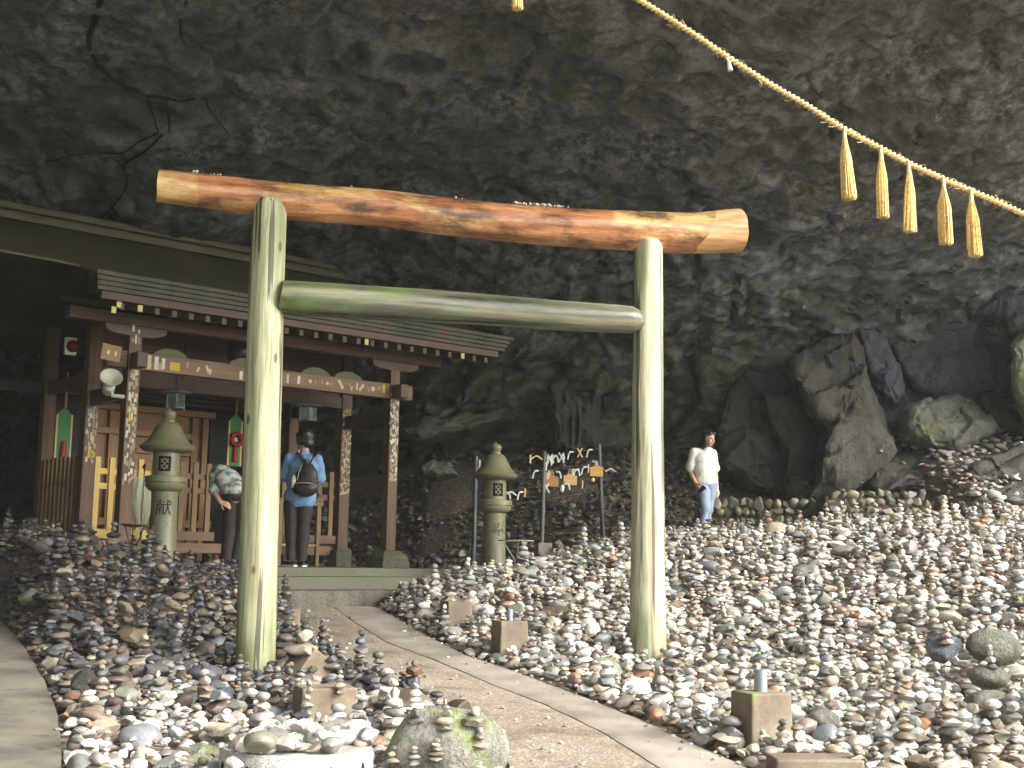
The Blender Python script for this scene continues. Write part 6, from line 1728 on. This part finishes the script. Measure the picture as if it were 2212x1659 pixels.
for i in range(len(ST)):
    vi = rnd.randrange(26); yaw = rnd.uniform(0, 2 * PI); sg = .07 if TOW[i] else .24; tx, ty = rnd.gauss(0, sg), rnd.gauss(0, sg)
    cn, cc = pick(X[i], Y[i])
    if i in single:
        o = link('river_stone', HI[vi]); o.location = (X[i], Y[i], Z[i]); o.scale = (RR[i],) * 3; o.rotation_euler = (tx, ty, yaw); o.color = (*cc, 1)
        wh = where(X[i], Y[i]); sw = shape_w(vi); big = 'large ' if RR[i] > .1 else ''
        on = ' lying on others' if UP[i] > 0.02 else ''
        tag(o, unique([f'{big}{cn} {sw} stone{on} {wh}', f'{big}{cn} {sw} stone{on}, turned {"end" if abs(math.cos(yaw)) < .6 else "side"} on, {wh}', f'{big}{"tilted" if abs(tx) + abs(ty) > .3 else "level"} {cn} {sw} stone{on}, {wh}', f'{"broad" if RR[i] > .085 else "smaller"} {cn} {sw} stone{on}, {wh}', f'{cn} stone among the heap {wh}']), 'stone', 'loose river stones on the slopes')
        continue
    sub = 2 if RR[i] / Y[i] * FPX > 10.5 and abs(X[i]) < .42 * Y[i] else 1
    M = np.array(Euler((tx, ty, yaw)).to_matrix()) * RR[i]
    V = VAR[sub][vi] @ M.T + np.array([X[i], Y[i], Z[i]])
    gv, gf, gc = groups[sub]
    gf.append(ICO[sub][1] + cnt[sub]); cnt[sub] += len(V); gv.append(V); gc.append(np.tile(np.array([*cc, rnd.random()]), (len(V), 1)))
for sub in (1, 2):
    gv, gf, gc = groups[sub]
    print('stuff stones', sub, len(gv), sum(len(f) for f in gf))
V = np.concatenate(groups[1][0] + groups[2][0]); Cc = np.concatenate(groups[1][2] + groups[2][2])
F = np.concatenate(groups[1][1] + [f + cnt[1] for f in groups[2][1]])
st = link('stones', np_mesh('stones', V, F, SM_A, True, Cc))
st.data.set_sharp_from_angle(angle=math.radians(30))
tag(st, 'thousands of smaller river stones covering the slopes', kind='stuff')

# rubble retaining walls on the far terrace
k = Mat('dark mortar', 0.85); k.color(k.mix(k.noise(k.pos(), 12, 5), srgb(44, 40, 32), srgb(82, 74, 60))); k.bump(k.noise(k.pos(), 30, 5), .6, .03); MORT = k.m
def rubble(px0, px1, pyt, pyb, y0, y1, label, seed):
    a, b = at_y(px0, pyb, y0), at_y(px1, pyb, y1); top = at_y(px0, pyt, y0).z; h = top - a.z; Lw = math.hypot(b.x - a.x, b.y - a.y); yw = math.atan2(b.y - a.y, b.x - a.x)
    th = thing('retaining_wall', label, 'stone wall', a, yw, 'rubble retaining walls')
    r = random.Random(seed)
    V = []; 
    MB().box(0, Lw, 0, .5, -.4, h).build('mortar_core', MORT, th, None, .03)
    z = -.02
    while z < h + .02:
        x = .06; rh = r.uniform(.10, .15)
        while x < Lw - .05:
            w = r.uniform(.09, .17); vi = r.randrange(26)
            o = link('stone', HI[vi], th); o.location = (x + w / 2, r.uniform(.0, .04), z + rh / 2 + r.uniform(-.02, .02)); o.scale = (w * .66, .10, rh * 1.25); o.rotation_euler = (r.gauss(0, .2), r.gauss(0, .25), r.gauss(0, .15))
            _, cc = pick(0, 19, r); o.color = (*cc, 1)
            x += w
        z += rh
rubble(1782, 2003, 1072, 1142, 18.0, 18.0, 'mortared rubble wall holding up the right-hand terrace, beyond the stony crest', 3)
rubble(1500, 1778, 1098, 1150, 18.9, 18.5, 'lower dark rubble wall running behind the woman in white', 4)

# a few fresh green sprouts
k = Mat('fresh leaf', 0.5); k.color(k.mix(k.noise(k.coord('Object'), 20, 2), srgb(96, 150, 60), srgb(150, 200, 104))); k.b.inputs['Subsurface Weight'].default_value = 0.1; LEAF = k.m
def sprout(px, py, s, n, label, seed):
    p = surface(px, py); th = thing('weed', label, 'plant', p, 0, 'green sprouts among the stones'); r = random.Random(seed)
    for i in range(n):
        a = r.uniform(0, 2 * PI); e = r.uniform(.3, 1.2); l = s * r.uniform(.6, 1.2)
        d = Vector((math.cos(a) * math.cos(e), math.sin(a) * math.cos(e), math.sin(e))); sd = Vector((-math.sin(a), math.cos(a), 0)); w = l * .2
        q = [Vector((0, 0, 0)), d * l * .5 + sd * w + Vector((0, 0, .006)), d * l + Vector((0, 0, -l * .15)), d * l * .5 - sd * w + Vector((0, 0, .006)), d * l * .5 + Vector((0, 0, .016))]
        MB().add(q, [(0, 1, 4), (1, 2, 4), (2, 3, 4), (3, 0, 4)]).build('leaf', LEAF, th, 80)
sprout(1600, 1440, .10, 12, 'little bright green sprout right of the paler torii post', 1)
sprout(1798, 1478, .11, 14, 'trailing green sprout in the middle of the sunlit stones', 2)
sprout(2204, 1310, .14, 10, 'grassy green tuft at the right edge of the view', 3)
sprout(2098, 1555, .09, 10, 'green sprout at the foot of the slanting mossy slab', 4)
sprout(1650, 1420, .07, 7, 'tiny green sprout lying on a brown stone mid-slope', 5)
sprout(2010, 965, .20, 14, 'grassy tuft growing at the foot of the mossy wedge boulder', 6)

# dark root creeping over the cave roof
def ceil_pt(px, py):
    d = ray(px, py).normalized(); h = CT.ray_cast(CAM, d); return h[0] - d * 0.03
CT = BVHTree.FromPolygons([Vector(v) for v in Pd[:NT * NS].tolist()], CF[:(NT - 1) * (NS - 1)].tolist())
ROOTM = Mat('dark root', 0.8, srgb(40, 32, 24)).m
def root(label, lines):
    first = ceil_pt(*lines[0][0][0]); th = thing('tree_root', label, 'root', first, 0, 'roots creeping over the cave roof')
    for pts, r0, r1 in lines:
        pp = np.array([ceil_pt(*p)[:] for p in pts]); q = spline(pp, np.linspace(0, 1, 30)) - np.array(first)
        MB().tube([Vector(v) for v in q], list(np.linspace(r0, r1, 30)), 7).build('root_strand', ROOTM, th, 50)
root('long dark root hooking down the cave roof above the shrine', [([(222, -20), (205, 45), (192, 90), (210, 140), (262, 182), (320, 206), (358, 212)], .036, .018), ([(318, 206), (330, 245), (342, 285)], .016, .008), ([(358, 210), (364, 250), (366, 288)], .016, .008), ([(358, 212), (396, 218), (440, 212), (452, 236), (490, 284)], .016, .007), ([(342, 288), (300, 306), (262, 330), (180, 332), (96, 350)], .013, .006), ([(350, 292), (310, 330), (268, 356), (276, 392), (256, 432), (215, 476)], .016, .009)])
root('short thin root on the cave roof beside the long hooked one', [([(402, 5), (390, 45), (392, 80), (404, 98)], .018, .008)])

# ------------------------------------------------------------------ thin added haze in the cave
k = Mat('added haze')
k.nt.nodes.remove(k.b)
pv = k.nt.nodes.new('ShaderNodeVolumePrincipled')
pv.inputs['Color'].default_value = (0.94, 0.95, 0.92, 1)
pv.inputs['Density'].default_value = 0.0008  # faint scatter added to lift the darkest tones
pv.inputs['Anisotropy'].default_value = 0.0
out = [n for n in k.nt.nodes if n.type == 'OUTPUT_MATERIAL'][0]
k.nt.links.new(pv.outputs[0], out.inputs['Volume'])
tag(link('haze', MB().box(-70, 70, -100, 70, -2.0, 30).mesh('haze', k.m)), 'thin haze added to lift the dark tones of the cave', kind='stuff')
